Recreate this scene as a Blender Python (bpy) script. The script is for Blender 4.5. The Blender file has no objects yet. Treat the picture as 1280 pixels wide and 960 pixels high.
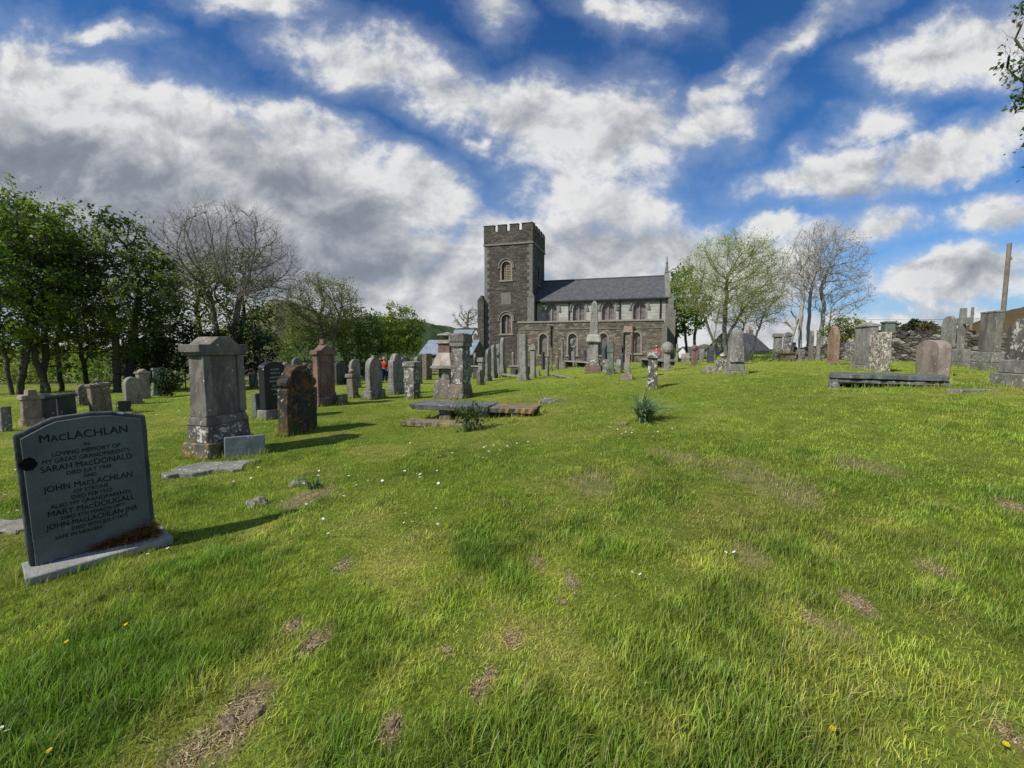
import bpy, bmesh, math, random
import numpy as np
from mathutils import Vector, Matrix
from mathutils.geometry import tessellate_polygon
random.seed(7); RNG = np.random.default_rng(11)
SC = bpy.context.scene
COL = SC.collection
PI = math.pi
# ------------------------------------------------------------------ camera model
F = 540.0; PITCH = math.atan(44/540); CP, SP = math.cos(PITCH), math.sin(PITCH); CZ = 1.6

def sstep(x, a, b):
    t = np.clip((x-a)/(b-a), 0, 1); return t*t*(3-2*t)

def _hash(ix, iy, s):
    n = (ix.astype(np.int64)*374761393 + iy.astype(np.int64)*668265263 + s*1442695041) & 0x7fffffff
    n = ((n ^ (n >> 13))*1274126177) & 0x7fffffff
    n = (n ^ (n >> 16)) & 0xffff
    return n/65535.0
def vnoise(x, y, s=0):
    x = np.asarray(x, float); y = np.asarray(y, float)
    ix = np.floor(x); iy = np.floor(y); fx = x-ix; fy = y-iy
    fx = fx*fx*(3-2*fx); fy = fy*fy*(3-2*fy)
    a = _hash(ix, iy, s); b = _hash(ix+1, iy, s); c = _hash(ix, iy+1, s); d = _hash(ix+1, iy+1, s)
    return (a+(b-a)*fx)*(1-fy)+(c+(d-c)*fx)*fy
def fbm(x, y, s=0, o=4):
    v = 0; a = .5; t = 0
    for i in range(o):
        v = v+a*vnoise(x*2**i, y*2**i, s+i*17); t += a; a *= .5
    return v/t

def ground(x, y):
    x = np.asarray(x, float); y = np.asarray(y, float)
    rise = 1.02*sstep(x, -4.5, 9.5)*sstep(y, -3, 8)
    r = x/np.maximum(y, .5)
    fall = (.6*sstep(y, 12, 32)+.35*sstep(y, 30, 55))*(1-.8*sstep(r, .36, .55))
    left = .25*sstep(-x, 6, 16)
    far = 1.2*sstep(y, 60, 150)
    dist = np.hypot(x, y)
    k = 1-sstep(dist, 40, 90)
    bump = k*(.10*(fbm(x*.35, y*.35, 3, 3)-.5)+.05*(fbm(x*1.3, y*1.3, 5, 3)-.5))
    return rise-fall-left-far+bump-.02
G0 = float(ground(0., 0.))
def gz(x, y): return float(ground(x, y))

def ray(u, v):
    dx = (u-640)/F; dz = (480-v)/F
    return dx, CP+dz*SP, -SP+dz*CP
def hit(u, v):
    dx, dy, dz = ray(u, v)
    t = .5; pz = None
    while t < 400:
        x, y, z = dx*t, dy*t, CZ+dz*t
        if z < gz(x, y):
            lo, hi = t/1.02-.01, t
            for _ in range(18):
                m = (lo+hi)/2
                if CZ+dz*m < gz(dx*m, dy*m): hi = m
                else: lo = m
            return Vector((dx*hi, dy*hi, gz(dx*hi, dy*hi)))
        t = t*1.02+.01
    return Vector((dx*60, dy*60, 0))
def zat(v, y):
    dz = (480-v)/F; return CZ+y*(-SP+dz*CP)/(CP+dz*SP)
def at(u, v, y):
    z = zat(v, y); f = y*CP-(z-CZ)*SP
    return Vector(((u-640)/F*f, y, z))
def along(P, d, u):
    dx = (u-640)/F; f0 = P.y*CP-(P.z-CZ)*SP
    den = d.x-dx*d.y*CP
    return (dx*f0-P.x)/den if abs(den) > 1e-4 else 99

# ------------------------------------------------------------------ node helpers
class NT:
    def __init__(s, tree): s.t = tree; s.n = tree.nodes; s.l = tree.links
    def new(s, typ, **kw):
        n = s.n.new(typ)
        for k, v in kw.items(): setattr(n, k, v)
        return n
    def put(s, sock, v):
        if v is None: return
        if hasattr(v, 'is_linked') or isinstance(v, bpy.types.NodeSocket): s.l.new(v, sock)
        else:
            if isinstance(v, (tuple, list)) and len(v) == 3 and sock.type == 'RGBA': v = (*v, 1)
            sock.default_value = v
    def math(s, op, a, b=None, c=None, clamp=False):
        n = s.new('ShaderNodeMath', operation=op, use_clamp=clamp)
        s.put(n.inputs[0], a); s.put(n.inputs[1], b); s.put(n.inputs[2], c); return n.outputs[0]
    def vmath(s, op, a, b=None):
        n = s.new('ShaderNodeVectorMath', operation=op); s.put(n.inputs[0], a)
        if b is not None: s.put(n.inputs[1], b)
        return n.outputs['Value'] if op in ('DOT_PRODUCT', 'LENGTH') else n.outputs[0]
    def noise(s, vec, scale, detail=4, rough=.55, dist=0.):
        n = s.new('ShaderNodeTexNoise'); s.put(n.inputs['Vector'], vec)
        n.inputs['Scale'].default_value = scale; n.inputs['Detail'].default_value = detail
        n.inputs['Roughness'].default_value = rough; n.inputs['Distortion'].default_value = dist
        return n.outputs['Fac']
    def ramp(s, v, a, b, lo=0., hi=1., smooth=True):
        n = s.new('ShaderNodeMapRange'); n.interpolation_type = 'SMOOTHSTEP' if smooth else 'LINEAR'
        s.put(n.inputs[0], v); s.put(n.inputs[1], a); s.put(n.inputs[2], b); s.put(n.inputs[3], lo); s.put(n.inputs[4], hi)
        return n.outputs[0]
    def mix(s, f, a, b, typ='MIX'):
        n = s.new('ShaderNodeMix', data_type='RGBA', blend_type=typ)
        s.put(n.inputs[0], f); s.put(n.inputs[6], a); s.put(n.inputs[7], b); return n.outputs[2]
    def mapping(s, vec, scale=(1, 1, 1), loc=(0, 0, 0)):
        n = s.new('ShaderNodeMapping'); s.put(n.inputs[0], vec); n.inputs['Scale'].default_value = scale
        n.inputs['Location'].default_value = loc; return n.outputs[0]
    def bump(s, h, strength=.5, dist=.02, normal=None):
        n = s.new('ShaderNodeBump'); s.put(n.inputs['Height'], h)
        n.inputs['Strength'].default_value = strength; n.inputs['Distance'].default_value = dist
        if normal is not None: s.put(n.inputs['Normal'], normal)
        return n.outputs[0]

def newmat(name):
    m = bpy.data.materials.new(name); m.use_nodes = True
    t = NT(m.node_tree); b = m.node_tree.nodes['Principled BSDF']
    b.inputs['Specular IOR Level'].default_value = .25
    return m, t, b

def stonecoords(t):
    tc = t.new('ShaderNodeTexCoord'); oi = t.new('ShaderNodeObjectInfo')
    off = t.math('MULTIPLY', oi.outputs['Random'], 37.)
    cx = t.new('ShaderNodeCombineXYZ'); t.put(cx.inputs[0], off); t.put(cx.inputs[1], off); t.put(cx.inputs[2], 0.)
    return t.vmath('ADD', tc.outputs['Object'], cx.outputs[0]), tc.outputs['Object'], oi.outputs['Random']

def stone_mat(name, base, dark, la=.4, lich=(.42, .42, .36), orange=0., dk=.5, moss=.3, rough=.9, bump=.5, ospl=(.36, .17, .03)):
    m, t, b = newmat(name)
    v, obj, rnd = stonecoords(t)
    n1 = t.noise(v, 2.2, 6, .65, .6)
    st = t.noise(t.mapping(v, (3.2, 3.2, 1.)), 1.5, 6, .68, .5)
    col = t.mix(t.ramp(n1, .3, .7), base, tuple(c*.62 for c in base))
    hv = t.math('MULTIPLY', rnd, .35); col = t.mix(hv, col, (base[2]*1.1, base[1], base[0]*.8))
    col = t.mix(t.ramp(st, .62-dk*.35, .78-dk*.2, 0, .9), col, dark)
    fine = t.noise(v, 90, 3, .7)
    col = t.mix(t.ramp(fine, .35, .65, 0, .35), col, tuple(c*.4 for c in base))
    # green film near the foot
    sx = t.new('ShaderNodeSeparateXYZ'); t.put(sx.inputs[0], obj)
    low = t.ramp(sx.outputs[2], 0., .7, 1, 0)
    mo = t.math('MULTIPLY', t.ramp(t.noise(v, 5, 5, .7), .42, .6), t.math('MULTIPLY', low, moss))
    col = t.mix(mo, col, (.06, .07, .02))
    l1 = t.noise(v, 7, 7, .72, .4); l2 = t.noise(v, 23, 4, .7, .3)
    lf = t.math('ADD', t.math('MULTIPLY', l1, .6), t.math('MULTIPLY', l2, .4))
    th = .655-la*.15
    col = t.mix(t.ramp(lf, th, th+.035, 0, .85), col, lich)
    vs = t.new('ShaderNodeTexVoronoi', feature='F1'); t.put(vs.inputs['Vector'], t.vmath('ADD', v, t.vmath('MULTIPLY', t.mapping(v, (1, 1, 1)), (0., 0., 0.)))); vs.inputs['Scale'].default_value = 16
    sc_ = t.new('ShaderNodeSeparateXYZ'); t.put(sc_.inputs[0], vs.outputs['Color'])
    spot = t.math('MULTIPLY', t.math('LESS_THAN', sc_.outputs[0], t.math('MULTIPLY', t.math('ADD', rnd, .15), .05+la*.32)), t.ramp(t.math('ADD', vs.outputs['Distance'], t.math('MULTIPLY', t.math('SUBTRACT', l2, .5), .9)), .20, .34, .8, 0))
    col = t.mix(spot, col, tuple(min(c*1.15, .8) for c in lich))
    if orange > 0:
        o1 = t.noise(t.mapping(v, (1, 1, 1), (9, 3, 5)), 3.5, 7, .75, .5)
        t2 = .64-orange*.17
        col = t.mix(t.ramp(o1, t2, t2+.09, 0, .85), col, t.mix(t.ramp(fine, .3, .7), ospl, tuple(x*.45 for x in ospl)))
    t.put(b.inputs['Base Color'], col); b.inputs['Roughness'].default_value = rough
    h = t.math('ADD', t.math('MULTIPLY', l1, 1.), t.math('MULTIPLY', fine, .25))
    t.put(b.inputs['Normal'], t.bump(h, bump, .03))
    return m

def plain(name, col, rough=.8, var=.3, scale=6., bump=.1, metal=0.):
    m, t, b = newmat(name); v, o, r = stonecoords(t)
    c = t.mix(t.ramp(t.noise(v, scale, 5, .65), .3, .7), col, tuple(x*(1-var) for x in col))
    t.put(b.inputs['Base Color'], c); b.inputs['Roughness'].default_value = rough
    b.inputs['Metallic'].default_value = metal
    if bump: t.put(b.inputs['Normal'], t.bump(t.noise(v, scale*4, 4, .7), bump, .02))
    return m

def masonry(name, cols, row=.3, wid=.6, mortar=(.20, .19, .16), light=None, msize=.02):
    m, t, b = newmat(name); tc = t.new('ShaderNodeTexCoord')
    sp = t.new('ShaderNodeSeparateXYZ'); t.put(sp.inputs[0], tc.outputs['Object'])
    u = t.math('ADD', sp.outputs[0], sp.outputs[1])
    wob = t.noise(tc.outputs['Object'], 1.2, 3); wob2 = t.noise(tc.outputs['Object'], 1.7, 3)
    cb = t.new('ShaderNodeCombineXYZ')
    t.put(cb.inputs[0], t.math('ADD', u, t.math('MULTIPLY', wob, .6)))
    t.put(cb.inputs[1], t.math('ADD', sp.outputs[2], t.math('MULTIPLY', wob2, .14)))
    br = t.new('ShaderNodeTexBrick'); t.put(br.inputs['Vector'], cb.outputs[0])
    br.inputs['Scale'].default_value = 1; br.inputs['Row Height'].default_value = row; br.inputs['Brick Width'].default_value = wid
    br.inputs['Mortar Size'].default_value = msize; br.inputs['Color1'].default_value = (0, 0, 0, 1); br.inputs['Color2'].default_value = (1, 1, 1, 1)
    br.inputs['Mortar'].default_value = (.5, .5, .5, 1); br.inputs['Mortar Smooth'].default_value = .3
    cr = t.new('ShaderNodeValToRGB'); t.put(cr.inputs[0], br.outputs['Color'])
    el = cr.color_ramp.elements
    while len(el) < len(cols): el.new(.5)
    for i, c in enumerate(cols): el[i].position = i/(len(cols)-1); el[i].color = (*c, 1)
    col = cr.outputs[0]
    big = t.noise(tc.outputs['Object'], .45, 5, .7)
    col = t.mix(t.ramp(big, .35, .65, 0, .55), col, tuple(x*.45 for x in cols[0]))
    strk = t.noise(t.mapping(tc.outputs['Object'], (1.1, 1.1, 5)), 1.2, 6, .75)
    col = t.mix(t.ramp(strk, .55, .72, 0, .7), col, cols[-1])
    if light: col = t.mix(t.ramp(strk, .30, .42, .7, 0), col, light)
    col = t.mix(br.outputs['Fac'], col, mortar)
    t.put(b.inputs['Base Color'], col); b.inputs['Roughness'].default_value = .95
    hh = t.math('ADD', t.math('MULTIPLY', br.outputs['Fac'], -1.), t.noise(tc.outputs['Object'], 12, 4, .7))
    t.put(b.inputs['Normal'], t.bump(hh, .7, .05))
    return m

def rubble(name, cols, sc=(1.7, 1.7, 3.6), gap=(.03, .028, .022), gapw=.05, big=.5, rnd=.85, tint=None):
    m, t, b = newmat(name); tc = t.new('ShaderNodeTexCoord'); O = tc.outputs['Object']
    w = t.new('ShaderNodeTexNoise'); t.put(w.inputs['Vector'], O); w.inputs['Scale'].default_value = 2.; w.inputs['Detail'].default_value = 3
    v = t.mapping(t.vmath('ADD', O, t.vmath('MULTIPLY', w.outputs['Color'], (.18, .18, .06))), sc)
    vo = t.new('ShaderNodeTexVoronoi', feature='F1'); t.put(vo.inputs['Vector'], v); vo.inputs['Scale'].default_value = 1; vo.inputs['Randomness'].default_value = rnd
    ve = t.new('ShaderNodeTexVoronoi', feature='DISTANCE_TO_EDGE'); t.put(ve.inputs['Vector'], v); ve.inputs['Scale'].default_value = 1; ve.inputs['Randomness'].default_value = rnd
    sx = t.new('ShaderNodeSeparateXYZ'); t.put(sx.inputs[0], vo.outputs['Color'])
    cr = t.new('ShaderNodeValToRGB'); t.put(cr.inputs[0], sx.outputs[0]); cr.color_ramp.interpolation = 'CONSTANT'
    el = cr.color_ramp.elements
    while len(el) < len(cols): el.new(.5)
    for i, c in enumerate(cols): el[i].position = i/len(cols); el[i].color = (*c, 1)
    col = cr.outputs[0]
    f = t.noise(O, 9, 5, .7); col = t.mix(t.ramp(f, .35, .65, 0, .45), col, t.mix(1., col, (.55, .55, .55), 'MULTIPLY'))
    bg = t.noise(O, .35, 5, .7); col = t.mix(t.ramp(bg, .40, .62, 0, big), col, t.mix(1., col, tint or (.45, .45, .47), 'MULTIPLY'))
    col = t.mix(t.ramp(ve.outputs['Distance'], 0, gapw, .8, 0), col, gap)
    t.put(b.inputs['Base Color'], col); b.inputs['Roughness'].default_value = .95
    h = t.math('ADD', t.ramp(ve.outputs['Distance'], 0, gapw*2.5, 0, 1), t.math('MULTIPLY', f, .5)); t.put(b.inputs['Normal'], t.bump(h, .8, .06)); return m

def attr_mat(name, trans=.35, rough=.6, attr='col', spec=.3, bright=1.0, noise=0):
    m, t, b = newmat(name)
    a = t.new('ShaderNodeAttribute', attribute_name=attr)
    c = a.outputs['Color']
    b.inputs['Specular IOR Level'].default_value = spec
    b.inputs['Roughness'].default_value = rough
    t.put(b.inputs['Base Color'], c)
    tr = t.new('ShaderNodeBsdfTranslucent'); t.put(tr.inputs[0], t.mix(1., c, (1.12, 1.12, .75), 'MULTIPLY'))
    mx = t.new('ShaderNodeMixShader'); mx.inputs[0].default_value = trans
    t.l.new(b.outputs[0], mx.inputs[1]); t.l.new(tr.outputs[0], mx.inputs[2])
    t.l.new(mx.outputs[0], m.node_tree.nodes['Material Output'].inputs[0])
    return m

# ------------------------------------------------------------------ mesh helpers
def link(o, parent=None):
    COL.objects.link(o)
    if parent: o.parent = parent
    return o
def tag(o, label=None, cat=None, group=None, kind=None):
    if label: o['label'] = label
    if cat: o['category'] = cat
    if group: o['group'] = group
    if kind: o['kind'] = kind
    return o
def empty(name, loc, rz=0., tilt=(0, 0)):
    o = bpy.data.objects.new(name, None); o.empty_display_size = .2
    o.location = loc; o.rotation_euler = (tilt[0], tilt[1], rz); return link(o)
def big_mesh(name, V, Fc, mat, parent=None, col=None, smooth=False):
    """V (n,3); Fc (m,k) all faces with k corners; col (n,3) point colours"""
    me = bpy.data.meshes.new(name); V = np.ascontiguousarray(V, np.float32); Fc = np.ascontiguousarray(Fc, np.int32)
    k = Fc.shape[1]
    me.vertices.add(len(V)); me.vertices.foreach_set('co', V.ravel())
    me.loops.add(Fc.size); me.loops.foreach_set('vertex_index', Fc.ravel())
    me.polygons.add(len(Fc)); me.polygons.foreach_set('loop_start', np.arange(0, Fc.size, k, dtype=np.int32))
    if col is not None:
        a = me.attributes.new('col', 'FLOAT_COLOR', 'POINT')
        a.data.foreach_set('color', np.concatenate([col, np.ones((len(col), 1))], 1).astype(np.float32).ravel())
    me.update(calc_edges=True); me.validate()
    if smooth: me.polygons.foreach_set('use_smooth', np.ones(len(Fc), bool))
    me.materials.append(mat)
    return link(bpy.data.objects.new(name, me), parent)

class MB:
    def __init__(s): s.bm = bmesh.new()
    def box(s, x0, x1, y0, y1, z0, z1, tx=0., ty=0., M=None):
        c = [(x0, y0, z0), (x1, y0, z0), (x1, y1, z0), (x0, y1, z0), (x0+tx, y0+ty, z1), (x1-tx, y0+ty, z1), (x1-tx, y1-ty, z1), (x0+tx, y1-ty, z1)]
        v = [s.bm.verts.new(M @ Vector(p) if M else p) for p in c]
        for f in ((0, 3, 2, 1), (4, 5, 6, 7), (0, 1, 5, 4), (1, 2, 6, 5), (2, 3, 7, 6), (3, 0, 4, 7)): s.bm.faces.new([v[i] for i in f])
        return s
    def prism(s, prof, y0, y1, M=None, taper=1.):
        """profile in XZ (counter-clockwise seen from -Y), extruded from y0 (front) to y1"""
        T = (lambda p: M @ Vector(p)) if M else (lambda p: p)
        a = [s.bm.verts.new(T((x, y0, z))) for x, z in prof]; b = [s.bm.verts.new(T((x, y1, z))) for x, z in prof]
        n = len(prof)
        s.bm.faces.new(a); s.bm.faces.new(b[::-1])
        for i in range(n): s.bm.faces.new((a[(i+1) % n], a[i], b[i], b[(i+1) % n]))
        return s
    def lathe(s, prof, n=14, c=(0, 0), M=None):
        T = (lambda p: M @ Vector(p)) if M else (lambda p: p)
        rings = []
        for r, z in prof: rings.append([s.bm.verts.new(T((c[0]+r*math.cos(2*PI*i/n), c[1]+r*math.sin(2*PI*i/n), z))) for i in range(n)])
        for a, b in zip(rings, rings[1:]):
            for i in range(n): s.bm.faces.new((a[i], a[(i+1) % n], b[(i+1) % n], b[i]))
        s.bm.faces.new(rings[0][::-1]); s.bm.faces.new(rings[-1]); return s
    def tube(s, pts, r, n=6, M=None):
        pts = [Vector(p) for p in pts]; rs = r if isinstance(r, (list, tuple)) else [r]*len(pts); rings = []
        for i, p in enumerate(pts):
            d = (pts[min(i+1, len(pts)-1)]-pts[max(i-1, 0)]).normalized()
            a = d.cross(Vector((0, 0, 1)) if abs(d.z) < .9 else Vector((1, 0, 0))).normalized(); b = d.cross(a)
            q = [p+(a*math.cos(2*PI*k/n)+b*math.sin(2*PI*k/n))*rs[i] for k in range(n)]
            rings.append([s.bm.verts.new(M @ x if M else x) for x in q])
        for a, b in zip(rings, rings[1:]):
            for i in range(n): s.bm.faces.new((a[i], a[(i+1) % n], b[(i+1) % n], b[i]))
        s.bm.faces.new(rings[0][::-1]); s.bm.faces.new(rings[-1]); return s
    def build(s, name, mat, parent=None, bevel=0., sub=0, rough=0., seed=0, smooth=False, seg=1):
        bm = s.bm
        bmesh.ops.recalc_face_normals(bm, faces=bm.faces)
        if bevel: 
            e = [x for x in bm.edges if len(x.link_faces) == 2 and x.calc_face_angle(0) > .5]
            try: bmesh.ops.bevel(bm, geom=e, offset=bevel, segments=seg, affect='EDGES', profile=.5, clamp_overlap=True)
            except Exception: pass
        if sub:
            bmesh.ops.triangulate(bm, faces=[f for f in bm.faces if len(f.verts) > 4])
            for _ in range(sub):
                mx = [e for e in bm.edges if e.calc_length() > .07]
                bmesh.ops.subdivide_edges(bm, edges=mx, cuts=1, use_grid_fill=True)
        if rough:
            from mathutils import noise
            for v in bm.verts:
                p = v.co*6+Vector((seed*3.1, seed*1.7, 0)); q = v.co*22+Vector((seed, 0, 0))
                d = noise.noise_vector(p)*rough+noise.noise_vector(q)*rough*.5
                v.co += d
        me = bpy.data.meshes.new(name); bm.to_mesh(me); bm.free(); me.materials.append(mat)
        if smooth: me.polygons.foreach_set('use_smooth', np.ones(len(me.polygons), bool))
        return link(bpy.data.objects.new(name, me), parent)

def wall_holes(mb, outline, holes, M, depth):
    """flat wall in local XZ with real openings; reveals run back by depth (local +Y)"""
    loops = [outline]+holes
    pts = [Vector((x, 0, z)) for lp in loops for x, z in lp]
    tris = tessellate_polygon([[Vector((x, z, 0)) for x, z in lp] for lp in loops])
    vs = [mb.bm.verts.new(M @ p) for p in pts]
    for a in tris:
        try: mb.bm.faces.new([vs[i] for i in a])
        except Exception: pass
    k = 0
    for li, lp in enumerate(loops):
        n = len(lp); f = vs[k:k+n]; b = [mb.bm.verts.new(M @ Vector((x, depth, z))) for x, z in lp]
        for i in range(n):
            mb.bm.faces.new((f[i], f[(i+1) % n], b[(i+1) % n], b[i]))
        k += n
def arch(cx, w, z0, z1, n=10, pointed=0.):
    r = w/2; zc = z1-r
    pts = [(cx-r, z0), (cx+r, z0)]
    for i in range(n+1):
        a = PI*i/n; pts.append((cx+r*math.cos(a), zc+r*math.sin(a)*(1+pointed)))
    return pts
# ------------------------------------------------------------------ sky
SUN_EL = math.radians(43); sdx, sdy = -1., -.68
SUN_AZ = math.atan2(sdx, sdy)            # bearing from +Y towards +X
def make_world():
    w = bpy.data.worlds.new("World"); SC.world = w; w.use_nodes = True
    t = NT(w.node_tree); bg = w.node_tree.nodes['Background']
    tc = t.new('ShaderNodeTexCoord'); D = tc.outputs['Generated']
    sky = t.new('ShaderNodeTexSky'); sky.sky_type = 'NISHITA'; sky.sun_disc = False
    sky.sun_elevation = SUN_EL; sky.sun_rotation = SUN_AZ; sky.air_density = 1.; sky.dust_density = .4; sky.ozone_density = 3.
    sp = t.new('ShaderNodeSeparateXYZ'); t.put(sp.inputs[0], D)
    az = t.math('ARCTAN2', sp.outputs[0], sp.outputs[1]); el = t.math('ARCSINE', sp.outputs[2])
    # wispy distortion of the cloud layout
    yc = t.math('MAXIMUM', sp.outputs[1], .3); GX = t.math('DIVIDE', sp.outputs[0], yc); GZ = t.math('DIVIDE', sp.outputs[2], yc)
    pv = t.new('ShaderNodeCombineXYZ'); t.put(pv.inputs[0], GX); t.put(pv.inputs[1], sp.outputs[1]); t.put(pv.inputs[2], GZ)
    P0 = t.mix(t.ramp(sp.outputs[1], .34, .46), D, pv.outputs[0])
    pz_ = t.mapping(P0, (1, 0.25, 1.35))
    def nzv(scale, detail, rough, loc=(0, 0, 0), dist=0.):
        return t.noise(t.mapping(pz_, (1, 1, 1), (loc[0]*.37, loc[1]*.53, loc[2])), scale, detail, rough, dist)
    w1 = t.math('SUBTRACT', nzv(5, 5, .6, (3, 1, 0)), .5); w2 = t.math('SUBTRACT', nzv(5, 5, .6, (7, 9, 0)), .5)
    azw = t.math('ADD', GX, t.math('MULTIPLY', w1, .20)); elw = t.math('ADD', GZ, t.math('MULTIPLY', w2, .13))
    def ae(u, v):
        dx, dy, dz = ray(u, v); return dx/dy, dz/dy
    def ellip(u, v, ru, rv, rot, A=azw, E=elw):
        a0, e0 = ae(u, v)
        # local scale: image px -> angle
        a1, _ = ae(u+10, v); _, e1 = ae(u, v-10)
        ka = abs(a1-a0)/10; ke = abs(e1-e0)/10
        ra, re = ru*ka, rv*ke; c, s = math.cos(math.radians(-rot)), math.sin(math.radians(-rot))
        x = t.math('SUBTRACT', A, a0); y = t.math('SUBTRACT', E, e0)
        xr = t.math('ADD', t.math('MULTIPLY', x, c/ra), t.math('MULTIPLY', y, s/ra))
        yr = t.math('ADD', t.math('MULTIPLY', x, -s/re), t.math('MULTIPLY', y, c/re))
        q = t.math('ADD', t.math('MULTIPLY', xr, xr), t.math('MULTIPLY', yr, yr))
        return t.math('SUBTRACT', 1., t.math('SQRT', q))
    def union(lst, A=azw, E=elw):
        d = None
        for (u, v, ru, rv, rot, wt) in lst:
            e = t.math('MULTIPLY', ellip(u, v, ru, rv, rot, A, E), wt)
            d = e if d is None else t.math('SMOOTH_MAX', d, e, .15)
        return d
    clouds = [(60, 95, 120, 45, 12, 1.), (230, 160, 150, 60, 20, 1.1), (400, 195, 130, 50, 22, 1.1), (520, 240, 80, 45, 25, 1.), (40, 215, 330, 165, 12, 1.4), (200, 270, 330, 150, 22, 1.3), (440, 290, 190, 85, 28, 1.1), (330, 400, 420, 130, 0, 1.2), (80, 130, 130, 70, 10, 1.),
              (460, 80, 100, 42, 15, .75), (545, 115, 80, 32, 15, .6), (690, 150, 110, 52, 5, .9), (785, 165, 95, 68, 10, 1.), (870, 165, 80, 36, -15, .7),
              (770, 260, 80, 50, 10, .8), (770, 330, 150, 60, 0, 1.), (720, 250, 80, 90, 0, .7), (640, 320, 100, 50, 0, .9), (320, 4, 85, 22, 5, .7), (1180, 65, 105, 42, -15, .9), (1265, 45, 80, 55, 0, .9),
              (1040, 215, 110, 30, -8, .8), (1190, 195, 120, 32, -22, .8), (965, 280, 36, 22, 0, .9), (1190, 350, 130, 42, -6, 1.), (1085, 285, 95, 24, -8, .65),
              (1250, 265, 60, 24, -5, .6), (1000, 52, 85, 15, -32, .5), (900, 115, 70, 18, -35, .5), (790, 15, 60, 26, 10, .5), (620, 14, 30, 26, 10, .45), (130, 38, 50, 14, 5, .55), (1085, 160, 45, 22, -20, .5),
              (602, 186, 22, 12, 0, .4), (930, 340, 130, 50, 0, .55), (640, 425, 1100, 44, 0, .9)]
    def extra():  # clouds over the rest of the sky, out of frame
        out = t.math('SUBTRACT', nzv(1.6, 3, .5, (20, 4, 0)), .58)
        side = t.ramp(t.math('ABSOLUTE', az), .95, 1.25)
        up = t.ramp(el, .62, .8)
        m = t.math('MAXIMUM', side, up)
        return t.math('MULTIPLY', out, t.math('MULTIPLY', m, 3.))
    d = union(clouds)
    d = t.math('SMOOTH_MAX', d, t.math('SUBTRACT', extra(), t.ramp(t.math('MAXIMUM', t.ramp(t.math('ABSOLUTE', az), .95, 1.25), t.ramp(el, .62, .8)), 0, 1, 1, 0)), .1)
    n = nzv(6.0, 9, .60, (1, 2, 0), .25); n2 = nzv(2.6, 5, .6, (5, 2, 0)); n3 = nzv(26, 7, .68, (3, 6, 0), .5)
    nn = t.math('ADD', t.math('MULTIPLY', t.math('SUBTRACT', n, .5), 1.55), t.math('ADD', t.math('MULTIPLY', t.math('SUBTRACT', n2, .5), .5), t.math('MULTIPLY', t.math('SUBTRACT', n3, .5), .38)))
    dens = t.math('ADD', d, nn)
    alpha = t.ramp(dens, -.13, .40)
    # light: the same noise a small step towards the sun (up and to the left)
    def nn_at(off):
        a = t.noise(t.mapping(pz_, (1, 1, 1), (.37+off[0], 1.06+off[1], off[2])), 6.0, 9, .60, .25)
        return a
    grad = t.math('SUBTRACT', n, nn_at((-.02, -.009, .035)))      # brighter where density falls off towards the sun
    grad2 = t.math('SUBTRACT', n2, t.noise(t.mapping(pz_, (1, 1, 1), (1.85-.05, 1.06-.02, .09)), 2.6, 5, .6))
    belly = union([(95, 225, 210, 62, 8, 1.), (60, 330, 260, 90, 0, .95), (400, 245, 190, 42, 26, 1.), (330, 330, 210, 60, 6, .8), (500, 330, 120, 30, 10, .6), (790, 300, 110, 26, 5, .35), (1080, 245, 90, 14, -5, .25),
                   (690, 370, 120, 26, 0, .4), (1180, 335, 80, 12, 0, .3)])
    bl = t.ramp(t.math('ADD', belly, t.math('MULTIPLY', nn, .38)), -.30, .62)
    lit = t.math('ADD', t.math('MULTIPLY', grad, 1.7), t.math('MULTIPLY', grad2, .8))
    shade = t.math('SUBTRACT', t.math('ADD', .90, lit), t.math('MULTIPLY', bl, .50), clamp=True)
    shade = t.math('SUBTRACT', shade, t.math('MULTIPLY', t.ramp(dens, .25, 1.1), .10), clamp=True)
    cc = t.new('ShaderNodeValToRGB'); t.put(cc.inputs[0], shade); e = cc.color_ramp.elements
    e[0].position = 0; e[0].color = (.215, .24, .285, 1); e[1].position = 1; e[1].color = (.80, .80, .80, 1)
    for p, c in ((.3, (.255, .285, .335)), (.6, (.43, .455, .495)), (.82, (.62, .635, .655))):
        x = e.new(p); x.color = (*c, 1)
    ccol = t.vmath('MULTIPLY', cc.outputs[0], (10.,)*3)
    blue = t.mix(1., sky.outputs[0], (.34, .74, 1.12), 'MULTIPLY')
    # deeper blue overhead
    blue = t.mix(t.ramp(el, .25, .9, 0, .55), blue, t.mix(1., blue, (.46, .66, .92), 'MULTIPLY'))
    haze = t.ramp(el, 0., .22, .35, 0)
    blue = t.mix(haze, blue, (4.6, 5.6, 7.))
    veil = t.ramp(t.math('ADD', d, t.math('MULTIPLY', nn, .6)), -.65, .1, 0, .32)   # thin veil around the clouds
    blue = t.mix(veil, blue, (5.2, 5.9, 7.))
    col = t.mix(alpha, blue, ccol)
    t.put(bg.inputs[0], col); bg.inputs[1].default_value = .1
    w.cycles.sampling_method = 'MANUAL'; w.cycles.sample_map_resolution = 512
make_world()
sun = bpy.data.lights.new('sun', 'SUN'); sun.energy = 5.0; sun.angle = math.radians(.53); sun.color = (1, .95, .86)
so = link(bpy.data.objects.new('sun', sun)); 
sv = Vector((sdx, sdy, 0)).normalized()*math.cos(SUN_EL)+Vector((0, 0, math.sin(SUN_EL)))
so.rotation_euler = sv.to_track_quat('Z', 'Y').to_euler(); so.location = sv*50
cam = bpy.data.cameras.new('camera'); co = link(bpy.data.objects.new('camera', cam)); SC.camera = co
cam.sensor_width = 36; cam.lens = 36*F/1280; cam.clip_end = 6000; cam.clip_start = .05
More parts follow.
